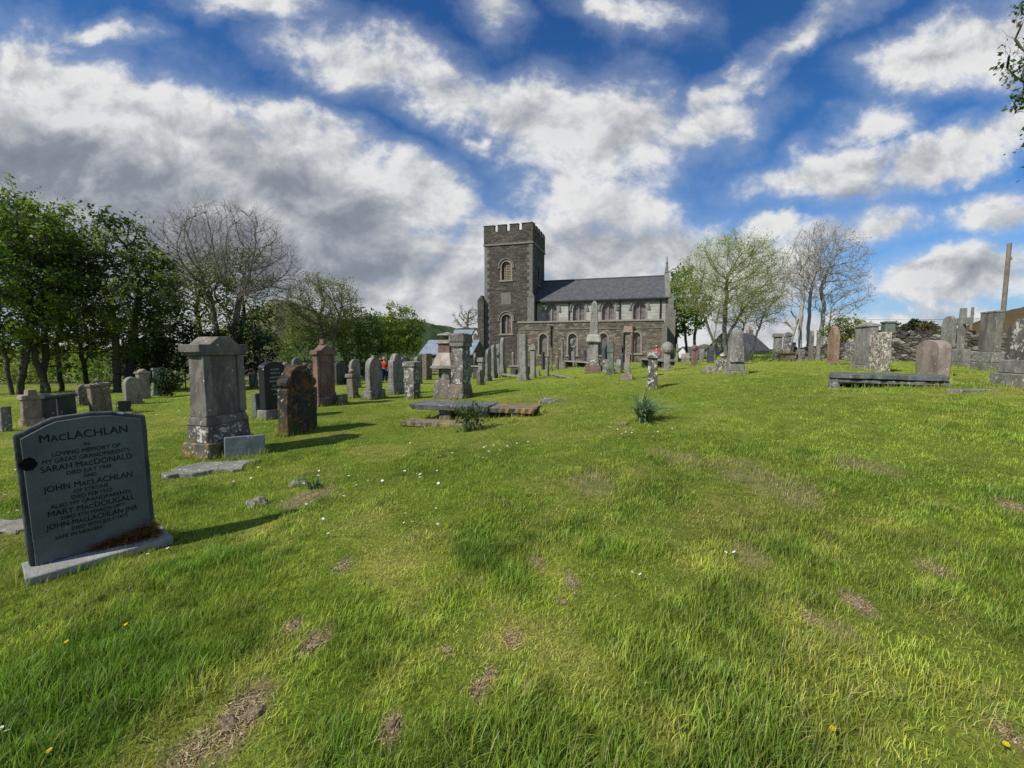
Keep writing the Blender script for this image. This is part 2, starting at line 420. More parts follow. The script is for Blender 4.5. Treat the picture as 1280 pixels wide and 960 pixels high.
co.location = (0, 0, CZ); co.rotation_euler = (PI/2-PITCH, 0, 0)
SC.view_settings.view_transform = 'Standard'; SC.view_settings.look = 'None'
SC.cycles.max_bounces = 6; SC.cycles.diffuse_bounces = 2; SC.cycles.transmission_bounces = 4; SC.cycles.transparent_max_bounces = 8

# ------------------------------------------------------------------ turf
BARE = []   # x, y, rx, ry, strength : trodden soil
DRY = []
def px_patch(lst, u, v, ru, s, k=1.):
    p = hit(u, v); r = ru/F*p.y*1.15; lst.append((p.x, p.y, r, r*1.7, s))
for a in ((300, 893, 34, 1.), (245, 935, 24, .9), (365, 784, 12, 1.), (392, 806, 18, 1.), (490, 908, 16, 1.), (670, 703, 13, .9), (715, 728, 13, 1.), (612, 845, 14, .95), (598, 862, 15, .9),
          (655, 860, 9, .9), (560, 815, 8, .95), (640, 800, 14, .6), (1072, 755, 14, .9), (1016, 775, 10, .8), (1258, 915, 14, .8), (1165, 710, 14, .4), (385, 622, 22, .8), (430, 706, 12, .7), (1270, 635, 14, .9), (700, 752, 9, .9),
          (940, 690, 18, .6), (1050, 790, 20, .6), (735, 600, 26, .5), (955, 598, 40, .5), (1090, 585, 25, .5), (850, 575, 30, .4)): px_patch(BARE, a[0], a[1], a[2], a[3])
for a in ((300, 870, 80, 1.), (640, 800, 90, .7), (460, 640, 50, .7), (520, 700, 60, .4), (690, 690, 60, .6), (1030, 800, 70, .7), (1040, 890, 80, .5), (900, 690, 60, .6), (960, 600, 90, .55), (740, 590, 80, .5),
          (1180, 560, 60, .4), (560, 540, 60, .5), (640, 530, 50, .5), (100, 760, 60, .6), (1230, 900, 60, .5), (1000, 520, 90, .4), (430, 625, 40, .6)): px_patch(DRY, a[0], a[1], a[2], a[3])
def fieldsum(lst, x, y, wob=0.):
    o = np.zeros_like(x)
    for (px, py, rx, ry, s) in lst:
        q = np.sqrt(((x-px)/rx)**2+((y-py)/ry)**2)+wob
        o = np.maximum(o, s*(1-sstep(q, .45, 1.15)))
    return o
LONG = [(470, 800, 120), (250, 760, 110), (60, 860, 100), (640, 930, 120), (400, 930, 60), (820, 850, 70), (130, 900, 120), (1010, 640, 60), (470, 640, 40), (900, 900, 80), (540, 770, 60), (980, 920, 60), (1110, 660, 60), (330, 720, 60), (1170, 840, 60)]
LONGP = [(lambda p, r: (p.x, p.y, r/F*p.y, r/F*p.y*1.4, 1.))(hit(u, v), r) for u, v, r in LONG]
def turf(x, y):
    """returns bare, dry, length factor and colour of the turf"""
    w = (fbm(x*4, y*4, 21, 3)-.5)*1.6
    bare = fieldsum(BARE, x, y, w)
    d = fieldsum(DRY, x, y, w)
    f1 = fbm(x*.9, y*.9, 31, 4); f2 = fbm(x*3.2+4, y*3.2, 47, 3); f3 = fbm(x*.22, y*.22, 9, 3)
    dry = np.clip(d*.55+.75*sstep(f1*.6+f2*.4, .48, .70)+.28*sstep(f3, .4, .7), 0, 1)
    lg = fieldsum(LONGP, x, y, w*.5)
    ln = np.clip(.25+(.38*lg+.60*sstep(fbm(x*1.5+9, y*1.5, 77, 3), .42, .72))*(1-.45*sstep(y, 2.5, 6))-.45*dry, .1, 1.2)
    g = np.array([.345, .45, .050]); dk = np.array([.185, .315, .034]); yl = np.array([.58, .57, .11]); stw = np.array([.36, .29, .12])
    a = sstep(ln, .3, .95)[..., None]; b = np.clip(dry, 0, 1)[..., None]
    c = g*(1-a)+dk*a; c = c*(1-b)+yl*b; c = c*(.78+.44*fbm(x*.55+3, y*.55, 63, 3))[..., None]
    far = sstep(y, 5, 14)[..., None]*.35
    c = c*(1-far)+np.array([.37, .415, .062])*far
    return bare, dry, ln, c
SLABS = []  # footprints without grass: (cx, cy, hx, hy, ang)
SKIRT = []  # footprints with longer grass around
def foot(lst, c, hx, hy, ang): lst.append((c[0], c[1], hx, hy, ang))

def make_ground():
    NR, NA = 330, 520
    r = .25*np.power(4000/.25, np.linspace(0, 1, NR)**.92); a = np.linspace(0, 2*PI, NA, endpoint=False)
    R, A = np.meshgrid(r, a, indexing='ij'); X = (R*np.sin(A)).ravel(); Y = (R*np.cos(A)).ravel()
    Z = ground(X, Y)
    bare, dry, ln, c = turf(X, Y)
    Z = Z-.012*bare*(fbm(X*9, Y*9, 3, 2)-.2)*(np.hypot(X, Y) < 15)
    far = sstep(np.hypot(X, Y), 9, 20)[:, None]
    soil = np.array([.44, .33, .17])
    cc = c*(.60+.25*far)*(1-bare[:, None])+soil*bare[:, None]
    # pasture beyond the yard
    wl = sstep(Y, 22, 31)[:, None]*(sstep(-X, 10, 22)[:, None])
    cc = cc*(1-wl*.8)+np.array([.27, .25, .11])*wl*.8
    fr = sstep(np.hypot(X, Y), 70, 150)[:, None]
    cc = cc*(1-fr)+np.array([.09, .12, .035])*fr
    V = np.stack([X, Y, Z], 1); n = len(V)
    V = np.concatenate([V, [[0, 0, gz(0, 0)]]]); cc = np.concatenate([cc, cc[:1]])
    i = np.arange(NR-1)[:, None]*NA; j = np.arange(NA)[None, :]; j2 = (j+1) % NA
    Fc = np.stack([i+j, i+NA+j, i+NA+j2, i+j2], -1).reshape(-1, 4)[:, ::-1]
    m, t, b = newmat('turf_ground'); at_ = t.new('ShaderNodeAttribute', attribute_name='col'); tc = t.new('ShaderNodeTexCoord')
    P = tc.outputs['Object']
    n1 = t.noise(P, 1.6, 6, .65); n2 = t.noise(P, 14, 6, .75); n3 = t.noise(t.mapping(P, (.6, 3, 1)), 3., 5, .7)
    col = t.mix(t.ramp(n1, .35, .6, 0, .8), at_.outputs['Color'], t.mix(1., at_.outputs['Color'], (.72, .80, .7), 'MULTIPLY'))
    n4 = t.noise(P, 45, 3, .8); col = t.mix(t.ramp(n4, .38, .6, .75, 0), col, t.mix(1., col, (.45, .52, .5), 'MULTIPLY'))
    col = t.mix(t.ramp(n2, .35, .62, .8, 0), col, t.mix(1., col, (.55, .60, .55), 'MULTIPLY'))
    col = t.mix(t.ramp(n3, .5, .7, 0, .35), col, t.mix(1., col, (1.5, 1.3, 1.3), 'MULTIPLY'))
    t.put(b.inputs['Base Color'], col); b.inputs['Roughness'].default_value = .95; b.inputs['Specular IOR Level'].default_value = .1
    t.put(b.inputs['Normal'], t.bump(t.math('ADD', n2, n1), .9, .06))
    g = big_mesh('ground', V, Fc, m, None, cc, smooth=True); g['kind'] = 'structure'
    return g

def blades(x, y, L, W, col, seg, lean=.5, z=None):
    n = len(x); th = RNG.uniform(0, 2*PI, n); ph = th+PI/2+RNG.normal(0, .5, n)
    z = ground(x, y)-.006 if z is None else z
    wx, wy = np.cos(th)*W/2, np.sin(th)*W/2
    ld = np.abs(RNG.normal(0, lean, n))+.12; wind = .25
    dx = np.cos(ph)*ld+wind*.6; dy = np.sin(ph)*ld+wind*.25
    nv = 2*seg+1; V = np.zeros((n, nv, 3))
    for k in range(seg+1):
        f = k/seg; hor = L*(f**1.8)*.75; ver = L*(f-.32*np.clip(np.hypot(dx, dy), 0, 1.6)*f*f)
        px, py, pz = x+dx*hor, y+dy*hor, z+ver
        w = (1-f**1.7)
        if k < seg:
            V[:, 2*k] = np.stack([px-wx*w, py-wy*w, pz], 1); V[:, 2*k+1] = np.stack([px+wx*w, py+wy*w, pz], 1)
        else: V[:, 2*k] = np.stack([px, py, pz], 1)
    C = np.repeat(col[:, None, :], nv, 1)
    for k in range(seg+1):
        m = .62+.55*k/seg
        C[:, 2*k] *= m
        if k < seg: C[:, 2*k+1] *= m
    base = (np.arange(n)*nv)[:, None]
    tris = []
    for k in range(seg):
        if k < seg-1: tris += [[2*k, 2*k+1, 2*k+3], [2*k, 2*k+3, 2*k+2]]
        else: tris += [[2*k, 2*k+1, 2*k+2]]
    T = (base[:, None, :]+np.array(tris)[None]).reshape(-1, 3)
    return V.reshape(-1, 3), T, C.reshape(-1, 3)

def inside(lst, x, y, grow=0.):
    m = np.zeros(len(x), bool)
    for cx, cy, hx, hy, a in lst:
        c, s = math.cos(a), math.sin(a); lx = (x-cx)*c+(y-cy)*s; ly = -(x-cx)*s+(y-cy)*c
        m |= (np.abs(lx) < hx+grow) & (np.abs(ly) < hy+grow)
    return m
def make_grass():
    parts = []
    def zone(y0, y1, dens, seg, Ls, Ws, clump):
        # uniform scatter over a wedge wider than the view
        k = 1.32; n = int(dens*((k*(y1**2-y0**2))+2.4*(y1-y0)))
        yy = RNG.uniform(0, 1, int(n*1.0)); y = np.sqrt(y0**2+yy*(y1**2-y0**2)); x = RNG.uniform(-1, 1, len(y))*(k*y+1.2)
        # clumping
        cx = RNG.normal(0, .02*clump, len(x)); x = x+cx
        bare, dry, ln, c = turf(x, y)
        keep = (RNG.uniform(0, 1, len(x)) > bare*.86) & (RNG.uniform(0, 1, len(x)) < .55+.5*ln+.35*dry) & ~inside(SLABS, x, y, -.01)
        x, y, ln, c, dry, bare = x[keep], y[keep], ln[keep], c[keep], dry[keep], bare[keep]
        m = len(x); tuft = .6+.8*vnoise(x*11, y*11, 90)
        L = Ls*(.26+.70*ln)*tuft*RNG.uniform(.55, 1.25, m)*(1+.3*bare); W = Ws*RNG.uniform(.6, 1.3, m)*(.8+.3*ln)*(1-.6*bare)
        v = (RNG.uniform(.45, 1.5, m)*(.60+.75*vnoise(x*7, y*7, 55)))[:, None]; cc = c*v
        hue = RNG.normal(0, .10, m)[:, None]; cc = cc*(1+hue*np.array([1.2, .1, -.5]))
        st = (RNG.uniform(0, 1, m) < .04+.26*dry**2+.95*bare)[:, None]
        cc = np.where(st, np.array([.62, .52, .26])*RNG.uniform(.5, 1.15, m)[:, None], cc)
        parts.append(blades(x, y, L, W, np.clip(cc, .002, 1), seg, .45+.6*dry))
    zone(.7, 3.2, 8500, 3, .098, .0040, 1)
    zone(3.2, 6.5, 5200, 2, .088, .0055, 1)
    zone(6.5, 13, 2100, 1, .080, .0085, 1)
    zone(13, 30, 400, 1, .085, .019, 1)
    # patches of low broad-leaved weeds and moss
    n = 26000; y = np.sqrt(RNG.uniform(.8, 42, n)); x = RNG.uniform(-1, 1, n)*(1.3*y+1); k = (fbm(x*2.1+50, y*2.1, 5, 3) > .56); x, y = x[k], y[k]
    bare, dry, ln, c = turf(x, y); m = len(x); cc = c*np.array([.55, .72, .9])*RNG.uniform(.6, 1.3, m)[:, None]
    parts.append(blades(x, y, RNG.uniform(.015, .04, m), RNG.uniform(.008, .018, m), cc, 2, 1.3))
    # longer fringe round the feet of stones
    xs, ys = [], []
    for cx, cy, hx, hy, a in SKIRT:
        d = math.hypot(cx, cy); n = int(np.clip((hx+hy)*4*(900/max(d, 3)), 20, 1800))
        e = RNG.integers(0, 4, n); s = RNG.uniform(-1, 1, n); o = np.abs(RNG.normal(0, .035, n))+.005
        lx = np.where(e < 2, s*hx, np.where(e == 2, hx+o, -hx-o)); ly = np.where(e >= 2, s*hy, np.where(e == 0, hy+o, -hy-o))
        c, s_ = math.cos(a), math.sin(a); xs.append(cx+lx*c-ly*s_); ys.append(cy+lx*s_+ly*c)
    x = np.concatenate(xs); y = np.concatenate(ys); m = len(x)
    k = ~inside(SLABS, x, y, -.01); x, y = x[k], y[k]; m = len(x)
    _, dry, ln, c = turf(x, y)
    c = c*RNG.uniform(.6, 1.3, m)[:, None]; stw = (RNG.uniform(0, 1, m) < .16)[:, None]; c = np.where(stw, np.array([.5, .42, .2]), c)
    parts.append(blades(x, y, RNG.uniform(.05, .16, m), np.clip(y*.0012, .005, .03), c, 2, .35))
    o = 0; Vs, Ts, Cs = [], [], []
    for V, T, C in parts: Vs.append(V); Ts.append(T+o); Cs.append(C); o += len(V)
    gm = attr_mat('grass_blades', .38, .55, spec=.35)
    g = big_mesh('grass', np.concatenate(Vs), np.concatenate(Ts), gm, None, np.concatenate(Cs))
    tag(g, 'short rough green lawn covering the churchyard', 'grass', kind='stuff')

# ------------------------------------------------------------------ hills
def hill(name, ridge, D, col1, col2, base_v=452, depth=.45, rough=1., scl=.02):
    us = np.array([p[0] for p in ridge], float); vs = np.array([p[1] for p in ridge], float)
    U = np.linspace(us[0], us[-1], 160); Vv = np.interp(U, us, vs)
    Vv = Vv+(fbm(U*.05, U*0+D, 5, 4)-.5)*5*rough
    rows = []
    for k, f in enumerate(np.linspace(0, 1, 26)):
        y = D*(1-depth)+D*depth*f; pts = []
        for u, v in zip(U, Vv):
            top = at(u, v, D); zb = zat(base_v, D*(1-depth))-2
            e = math.sin(f*PI/2)**1.1
            z = zb+(top.z-zb)*e+(float(fbm(u*.05, f*6, 8, 3))-.5)*D*.02*math.sin(f*PI)
            x = (u-640)/F*(y*CP-(z-CZ)*SP); pts.append((x, y, z))
        rows.append(pts)
    rows.append([(x*1.2, y*1.25, -6) for x, y, z in rows[-1]])
    V = np.array(rows).reshape(-1, 3); n = len(U); R = len(rows)
    i = np.arange(R-1)[:, None]*n; j = np.arange(n-1)[None, :]
    Fc = np.stack([i+j, i+j+1, i+n+j+1, i+n+j], -1).reshape(-1, 4)
    m, t, b = newmat(name+'_cover'); tc = t.new('ShaderNodeTexCoord'); P = tc.outputs['Object']
    nz = t.noise(P, scl, 7, .7); nf = t.noise(P, scl*9, 5, .75)
    c = t.mix(t.ramp(nz, .42, .58), col1, col2); c = t.mix(t.ramp(nf, .35, .65, .45, 0), c, tuple(x*.45 for x in col1))
    t.put(b.inputs['Base Color'], c); b.inputs['Roughness'].default_value = 1; b.inputs['Specular IOR Level'].default_value = .02
    t.put(b.inputs['Normal'], t.bump(nf, 1., 1.5))
    o = big_mesh(name, V, Fc, m, None, smooth=True); o['kind'] = 'structure'
    return o
hill('heather_hill', [(250, 430), (310, 392), (345, 376), (372, 381), (410, 396), (450, 412), (500, 436)], 420, (.15, .14, .075), (.11, .10, .05))
hill('wooded_hill', [(330, 440), (400, 408), (455, 396), (500, 398), (522, 402), (545, 408), (570, 412), (640, 411), (700, 425), (760, 440)], 330, (.045, .07, .03), (.075, .105, .04), rough=.8)
hill('pasture_hill', [(800, 447), (845, 436), (880, 432), (930, 436), (980, 440), (1040, 438), (1100, 434), (1140, 428)], 300, (.12, .14, .045), (.17, .165, .07), rough=.4)
hill('moorland_hill', [(1085, 442), (1150, 428), (1190, 414), (1225, 402), (1255, 391), (1285, 383), (1340, 372), (1420, 380), (1500, 400)], 190, (.12, .09, .045), (.085, .075, .035), rough=.5)
# ------------------------------------------------------------------ stone materials
GREY = stone_mat('weathered_granite', (.295, .28, .25), (.085, .08, .072), .6, moss=.5)
PALE = stone_mat('pale_sandstone', (.34, .31, .25), (.13, .115, .09), .55, moss=.35)
DARK = stone_mat('dark_slate_stone', (.085, .09, .095), (.03, .032, .035), .3, moss=.5)
GREEN = stone_mat('greenish_stone', (.19, .225, .20), (.08, .10, .085), .45, moss=.6)
PINK = stone_mat('pink_granite', (.40, .30, .23), (.16, .12, .10), .35, moss=.4)
RED = stone_mat('red_sandstone', (.27, .155, .115), (.09, .05, .04), .50, (.40, .34, .30), moss=.4)
BROWN = stone_mat('brown_sandstone', (.27, .205, .15), (.09, .07, .055), .55, (.46, .43, .36), moss=.5)
MONU = stone_mat('monument_sandstone', (.29, .255, .21), (.085, .078, .065), .42, (.44, .43, .38), moss=.8, dk=.75)
ORANGE = stone_mat('orange_sandstone', (.42, .24, .12), (.15, .09, .06), .3, moss=.3)
LICH = stone_mat('lichened_stone', (.26, .23, .195), (.07, .062, .055), .85, (.62, .60, .52), moss=.5, dk=.8)
BLACKM = stone_mat('blackened_stone', (.075, .07, .06), (.022, .022, .022), .35, (.40, .40, .35), orange=.85, moss=.8, dk=.9, ospl=(.24, .11, .03))
SLATE = stone_mat('slate_slab', (.17, .18, .18), (.05, .055, .055), .62, (.36, .38, .35), orange=.15, moss=.2)
SLATEO = stone_mat('orange_lichened_slab', (.19, .185, .17), (.06, .06, .055), .5, (.36, .37, .33), orange=.95, moss=.2, ospl=(.40, .24, .075))
SPOT = stone_mat('spotted_brown_stone', (.30, .225, .165), (.10, .08, .06), 1.0, (.62, .60, .52), moss=.5, orange=.35, ospl=(.30, .14, .04))
OLICH = stone_mat('orange_lichened_block', (.22, .17, .11), (.07, .06, .045), .4, orange=.9, moss=.5, ospl=(.42, .24, .06))
BLUEG = stone_mat('blue_grey_granite', (.20, .235, .245), (.11, .13, .14), .12, (.33, .36, .36), moss=.25, dk=.25, bump=.25)
BLACKG = stone_mat('black_granite', (.022, .027, .036), (.012, .014, .018), .05, moss=.1, dk=.2, rough=.4, bump=.08)
LETTER = plain('black_lettering', (.004, .004, .005), .7, .2, bump=0)
WLETTER = plain('white_lettering', (.5, .5, .48), .7, .2, bump=0)

TH0 = math.atan2(.958, .287)
def axes(yaw):
    a = TH0+math.radians(yaw); e2 = Vector((math.cos(a), math.sin(a), 0)); e1 = Vector((math.sin(a), -math.cos(a), 0)); return a, e1, e2
def fit(uL, uM, uR, vT, vB, yaw=0., w=None, th=None):
    """near bottom corner at (uM, vB); the face runs back to uR (or uL), the edge to the other side"""
    P = hit(uM, vB); a, e1, e2 = axes(yaw)
    left = P.x/P.y < e2.x/e2.y
    if left:
        W = along(P, e2, uR) if w is None else w; T = along(P, -e1, uL) if th is None else th
        W = min(max(W, .32), 1.15) if w is None else W; T = min(max(T, .09), .6) if th is None else T
        c = P+e2*W/2-e1*T/2
    else:
        W = along(P, e2, uL) if w is None else w; T = along(P, e1, uR) if th is None else th
        W = min(max(W, .32), 1.15) if w is None else W; T = min(max(T, .09), .6) if th is None else T
        c = P+e2*W/2+e1*T/2
    c.z = P.z
    h = zat(vT, c.y)-P.z
    return c, a, W, T, h

def prof(kind, w, h):
    r = w/2
    if kind == 'flat': return [(-r, 0), (r, 0), (r, h), (-r, h)]
    if kind == 'round':
        n = 12; return [(-r, 0), (r, 0)]+[(r*math.cos(PI*i/n), h-r+r*math.sin(PI*i/n)) for i in range(n+1)]
    if kind == 'segment':
        k = .22*w; n = 10; return [(-r, 0), (r, 0)]+[(r*math.cos(PI*i/n), h-k+k*math.sin(PI*i/n)) for i in range(n+1)]
    if kind == 'shoulder':
        q = .34*w; n = 10; s = h-q*1.05
        return [(-r, 0), (r, 0), (r, s-.02), (r*.93, s+.03), (q+.02, s+.02)]+[(q*math.cos(PI*i/n), s+.04+(q)*math.sin(PI*i/n)) for i in range(n+1)]+[(-q-.02, s+.02), (-r*.93, s+.03), (-r, s-.02)]
    if kind == 'scroll':
        n = 12; q = .38*w; s = h-q*.9; k = .12*w; out = [(-r*.97, 0), (r*.97, 0), (r, s-.16)]
        for i in range(7): a = -PI/2+PI*i/6*1.2; out.append((r-k+k*math.cos(a), s-.04+k*math.sin(a)))
        out += [(q*math.cos(PI*i/n), s+q*math.sin(PI*i/n)) for i in range(n+1)]
        for i in range(7): a = PI/2-.2*PI+PI*i/6*1.2; out.append((-r+k+k*math.cos(a), s-.04+k*math.sin(a)))
        out.append((-r, s-.16)); return out
    if kind == 'gable': return [(-r, 0), (r, 0), (r, h-.42*w), (0, h), (-r, h-.42*w)]
    if kind == 'point':
        n = 6; s = h-.75*w; R = []
        for i in range(n+1): f = i/n; R.append((r*(1-f**1.8), s+.75*w*f))
        return [(-r, 0), (r, 0)]+R+[(-x, z) for x, z in R[-2::-1]]
    if kind == 'peon': return [(-r, 0), (r, 0), (r, h-.09*w), (r*.45, h-.015*w), (r*.1, h), (-r*.45, h-.02*w), (-r*.6, h-.05*w), (-r, h-.16*w)]
    if kind == 'ogee':
        R = [(r, h-.30*w), (r*.93, h-.22*w), (r*.62, h-.19*w), (r*.42, h-.08*w), (r*.2, h-.01*w), (0, h)]
        return [(-r, 0), (r, 0)]+R+[(-x, z) for x, z in R[-2::-1]]
    raise ValueError(kind)

def place(root_name, label, c, a, group=None, cat='gravestone', tilt=(0, 0)):
    o = empty(root_name, c, a, (math.radians(tilt[0]), math.radians(tilt[1])))
    return tag(o, label, cat, group)

def headstone(label, kind, uL, uM, uR, vT, vB, mat, yaw=0., w=None, th=None, plinth=(), cap=None, finial=None, tilt=None, pm=None, skirt=True, name='headstone', rough=0.004, group='headstones across the churchyard', bank=0., panel=None, cat='gravestone', extra=None):
    """plinth: list of (height, overhang) from the ground up"""
    c, a, W, T, h = fit(uL, uM, uR, vT, vB, yaw, w, th)
    if tilt is None: tilt = (random.uniform(-1.6, 1.6), random.uniform(-1.8, 1.8))
    pl = [(ph*h, ov) for ph, ov in plinth]
    body_w, body_t = W, T
    if pl: body_w = W-2*pl[0][1] if kind != 'obelisk' else W; body_t = max(T-2*pl[0][1], .08)
    z = -.12
    many = bool(pl or cap or finial or panel or extra)
    root = place(name, label, c, a, group, cat, tilt) if many else None
    far = c.y > 24
    bev = 0 if far else .012
    sd = random.random()*50
    zz = 0
    for i, (ph, ov) in enumerate(pl):
        k = pl[0][1]-ov if i else 0
        MB().box(-W/2+k, W/2-k, -T/2+k, T/2-k, z if i == 0 else zz-.002, zz+ph, .01, .01).build('plinth', pm or mat, root, bev*1.4, 0 if far else 1, rough*1.2, sd+i)
        zz += ph
    hh = h-zz
    fh = 0
    if finial: fh = finial[1]; hh -= fh
    ch = 0
    if cap: ch = cap[1]; hh -= ch
    mb = MB(); sink = .12 if not pl else .004
    if kind in ('obelisk', 'column', 'post'):
        bt = body_t; bw = body_w
        if kind == 'obelisk':
            mb.box(-bw/2, bw/2, -bt/2, bt/2, zz-sink, zz+hh*.9, bw*.13, bt*.13)
            mb.box(-bw/2+bw*.13, bw/2-bw*.13, -bt/2+bt*.13, bt/2-bt*.13, zz+hh*.9+.001, zz+hh, bw*.3, bt*.3)
        elif kind == 'post': mb.box(-bw/2, bw/2, -bt/2, bt/2, zz-sink, zz+hh, bw*.03, bt*.03)
        else: mb.lathe([(bw*.5, zz-sink), (bw*.5, zz+.08), (bw*.42, zz+.1), (bw*.36, zz+hh*.95), (bw*.42, zz+hh)], 16)
    elif kind in ('cross', 'wheel'):
        s = body_w*.16; az_ = zz+hh*.68; mb.box(-s, s, -body_t/2, body_t/2, zz-sink, zz+hh, s*.2, 0)
        mb.box(-body_w/2, -s*.9, -body_t/2*.96, body_t/2*.96, az_-s, az_+s); mb.box(s*.9, body_w/2, -body_t/2*.96, body_t/2*.96, az_-s, az_+s)
        if kind == 'wheel':
            n = 20; r0, r1 = body_w*.30, body_w*.38
            for i in range(n):
                b0, b1 = 2*PI*i/n, 2*PI*(i+1)/n
                mb.prism([(r0*math.cos(b0), az_+r0*math.sin(b0)), (r1*math.cos(b0), az_+r1*math.sin(b0)), (r1*math.cos(b1), az_+r1*math.sin(b1)), (r0*math.cos(b1), az_+r0*math.sin(b1))], -body_t*.35, body_t*.35)
    else:
        mb.prism([(x, zz+z_ if z_ > 0 else zz-sink) for x, z_ in prof(kind, body_w, hh)], -body_t/2, body_t/2)
    body = mb.build('tablet' if many else name, mat, root, bev, 0 if far else 2, 0 if far else rough, sd)
    top = zz+hh
    if cap:
        kind_c, ch, ov = cap; cw, ct = body_w/2+ov, body_t/2+ov
        m2 = MB()
        if kind_c == 'flat': m2.box(-cw, cw, -ct, ct, top, top+ch, ov*.3, ov*.3)
        elif kind_c == 'gable': m2.prism([(-cw, top), (cw, top), (cw, top+ch*.38), (cw*.55, top+ch*.45), (0, top+ch), (-cw*.55, top+ch*.45), (-cw, top+ch*.38)], -ct, ct)
        elif kind_c == 'pyramid': m2.box(-cw, cw, -ct, ct, top, top+ch*.4).box(-cw, cw, -ct, ct, top+ch*.4+.001, top+ch, cw*.75, ct*.75)
        elif kind_c == 'dome': m2.lathe([(cw*.9, top), (cw*1.05, top+ch*.25), (cw*.95, top+ch*.6), (cw*.5, top+ch*.92), (.02, top+ch)], 14)
        m2.build('cap', pm or mat, root, bev, 0 if far else 1, rough, sd+5)
        top += ch
    if finial:
        kf = finial[0]; m3 = MB(); q = body_w*.16 if len(finial) < 3 else finial[2]
        if kf == 'urn': m3.lathe([(q*.7, top-.005), (q*.3, top+fh*.2), (q, top+fh*.55), (q*.85, top+fh*.75), (q*.4, top+fh*.85), (q*.45, top+fh*.93), (.01, top+fh)], 12)
        elif kf == 'block': m3.box(-q, q, -q, q, top-.01, top+fh, q*.1, q*.1)
        elif kf == 'ball': m3.lathe([(q*.3, top-.01)]+[(q*math.sin(PI*i/8)+.004, top+fh/2-fh/2*math.cos(PI*i/8)) for i in range(1, 9)], 12)
        elif kf == 'cross': m3.box(-q*.25, q*.25, -q*.25, q*.25, top-.01, top+fh).box(-q, -q*.26, -q*.24, q*.24, top+fh*.55, top+fh*.75).box(q*.26, q, -q*.24, q*.24, top+fh*.55, top+fh*.75)
        m3.build('finial', pm or mat, root, 0 if far else .006)
    o = root or body
    if not many:
        o.location = c; o.rotation_euler = (math.radians(tilt[0]), math.radians(tilt[1]), a); tag(o, label, cat, group)
    if panel:
        x0, x1, z0, z1 = -body_w/2*panel, body_w/2*panel, zz+hh*.12, zz+hh*.8
        p = MB(); b_ = .02
        p.box(x0, x1, -body_t/2-.012, -body_t/2-.001, z0, z0+b_).box(x0, x1, -body_t/2-.012, -body_t/2-.001, z1-b_, z1).box(x0, x0+b_, -body_t/2-.0115, -body_t/2-.001, z0+b_, z1-b_).box(x1-b_, x1, -body_t/2-.0115, -body_t/2-.001, z0+b_, z1-b_)
        p.build('moulding', mat, root)
    if skirt and c.y < 30: foot(SKIRT, c, W/2+.01, T/2+.01, a)
    return o, dict(c=c, a=a, W=W, T=T, h=h, zz=zz, bw=body_w, bt=body_t, hh=hh)

def text(body, size, x, z, y, mat, parent, name='inscription', align='CENTER', sx=1.):
    cu = bpy.data.curves.new(name, 'FONT'); cu.body = body; cu.size = size; cu.align_x = align; cu.extrude = .0012
    for i_, ch_ in enumerate(body):
        if ch_.islower(): cu.body_format[i_].use_small_caps = True
    cu.small_caps_scale = .78
    tmp = bpy.data.objects.new('tmp', cu); me = bpy.data.meshes.new_from_object(tmp); bpy.data.objects.remove(tmp); me.name = name
    me.materials.clear(); me.materials.append(mat); o = link(bpy.data.objects.new(name, me), parent)
    o.location = (x, y, z); o.rotation_euler = (PI/2, 0, 0); o.scale = (sx, 1, 1); return o

# ------------------------------------------------------------------ the lettered stone in the left foreground
P = hit(38, 720); Pr_dir = None
a_ml = math.radians(51)
e2 = Vector((math.cos(a_ml), math.sin(a_ml), 0)); e1 = Vector((math.sin(a_ml), -math.cos(a_ml), 0))
w_ml = along(P, e2, 196); t_ml = .085; c_ml = P+e2*w_ml/2-e1*t_ml/2; h_ml = zat(515, c_ml.y)-P.z
root = place('headstone', 'blue-grey slab headstone with black lettering headed MacLachlan, nearest stone at the far left', c_ml, a_ml, 'headstones across the churchyard', tilt=(1.5, -1.2))
pz = .07
MB().box(-w_ml/2-.03, w_ml/2+.07, -t_ml/2-.19, t_ml/2+.06, -.10, pz).build('plinth', stone_mat('plinth_granite', (.36, .38, .41), (.25, .27, .29), .1, (.5, .5, .5), moss=.25, dk=.1, bump=.2), root, .006, 2, .002, 3)
full = prof('peon', w_ml, h_ml-pz)
EDGE = stone_mat('rock_faced_edge', (.115, .13, .13), (.03, .034, .038), .15, (.42, .43, .40), moss=.4, dk=.6, bump=1.)
tb = MB(); tb.prism([(x, pz+.001+z) for x, z in full], -t_ml/2, t_ml/2)
tab = tb.build('tablet', EDGE, root, .012, 3, .006, 8, seg=2)
# polished face panel, a little inside the rough margin
inner = [(x*.915, pz+.006+max(z*.972, 0)) for x, z in prof('peon', w_ml, h_ml-pz)]
face = MB().prism(inner, -t_ml/2-.012, -t_ml/2+.01).build('face_panel', stone_mat('polished_blue_granite', (.145, .16, .172), (.11, .122, .13), .06, (.14, .17, .17), moss=.15, dk=.15, bump=.12, rough=.6), root, .004)
fy = -t_ml/2-.0135; H = h_ml; s = H/1.0
lines = [('M', 'acLACHLAN')]
def line(txt, size, z, mat=LETTER, sx=1.12, x=.0): return text(txt, size*s*.98, x, z*s, fy, mat, face, sx=sx*.80)
line('MacLACHLAN', .074, .842, sx=1.15); 
line('IN', .034, .788); line('LOVING MEMORY OF', .039, .746); line('MY GREAT GRANDPARENTS', .039, .704, sx=1.08)
line('SARAH MacDONALD', .056, .652, sx=1.06); line('DIED JULY 1938', .036, .613)
line('AND', .034, .576); line('JOHN MacLACHLAN', .056, .522, sx=1.06); line('OF STRONE', .036, .484); line('DIED FEB 1932', .036, .446)
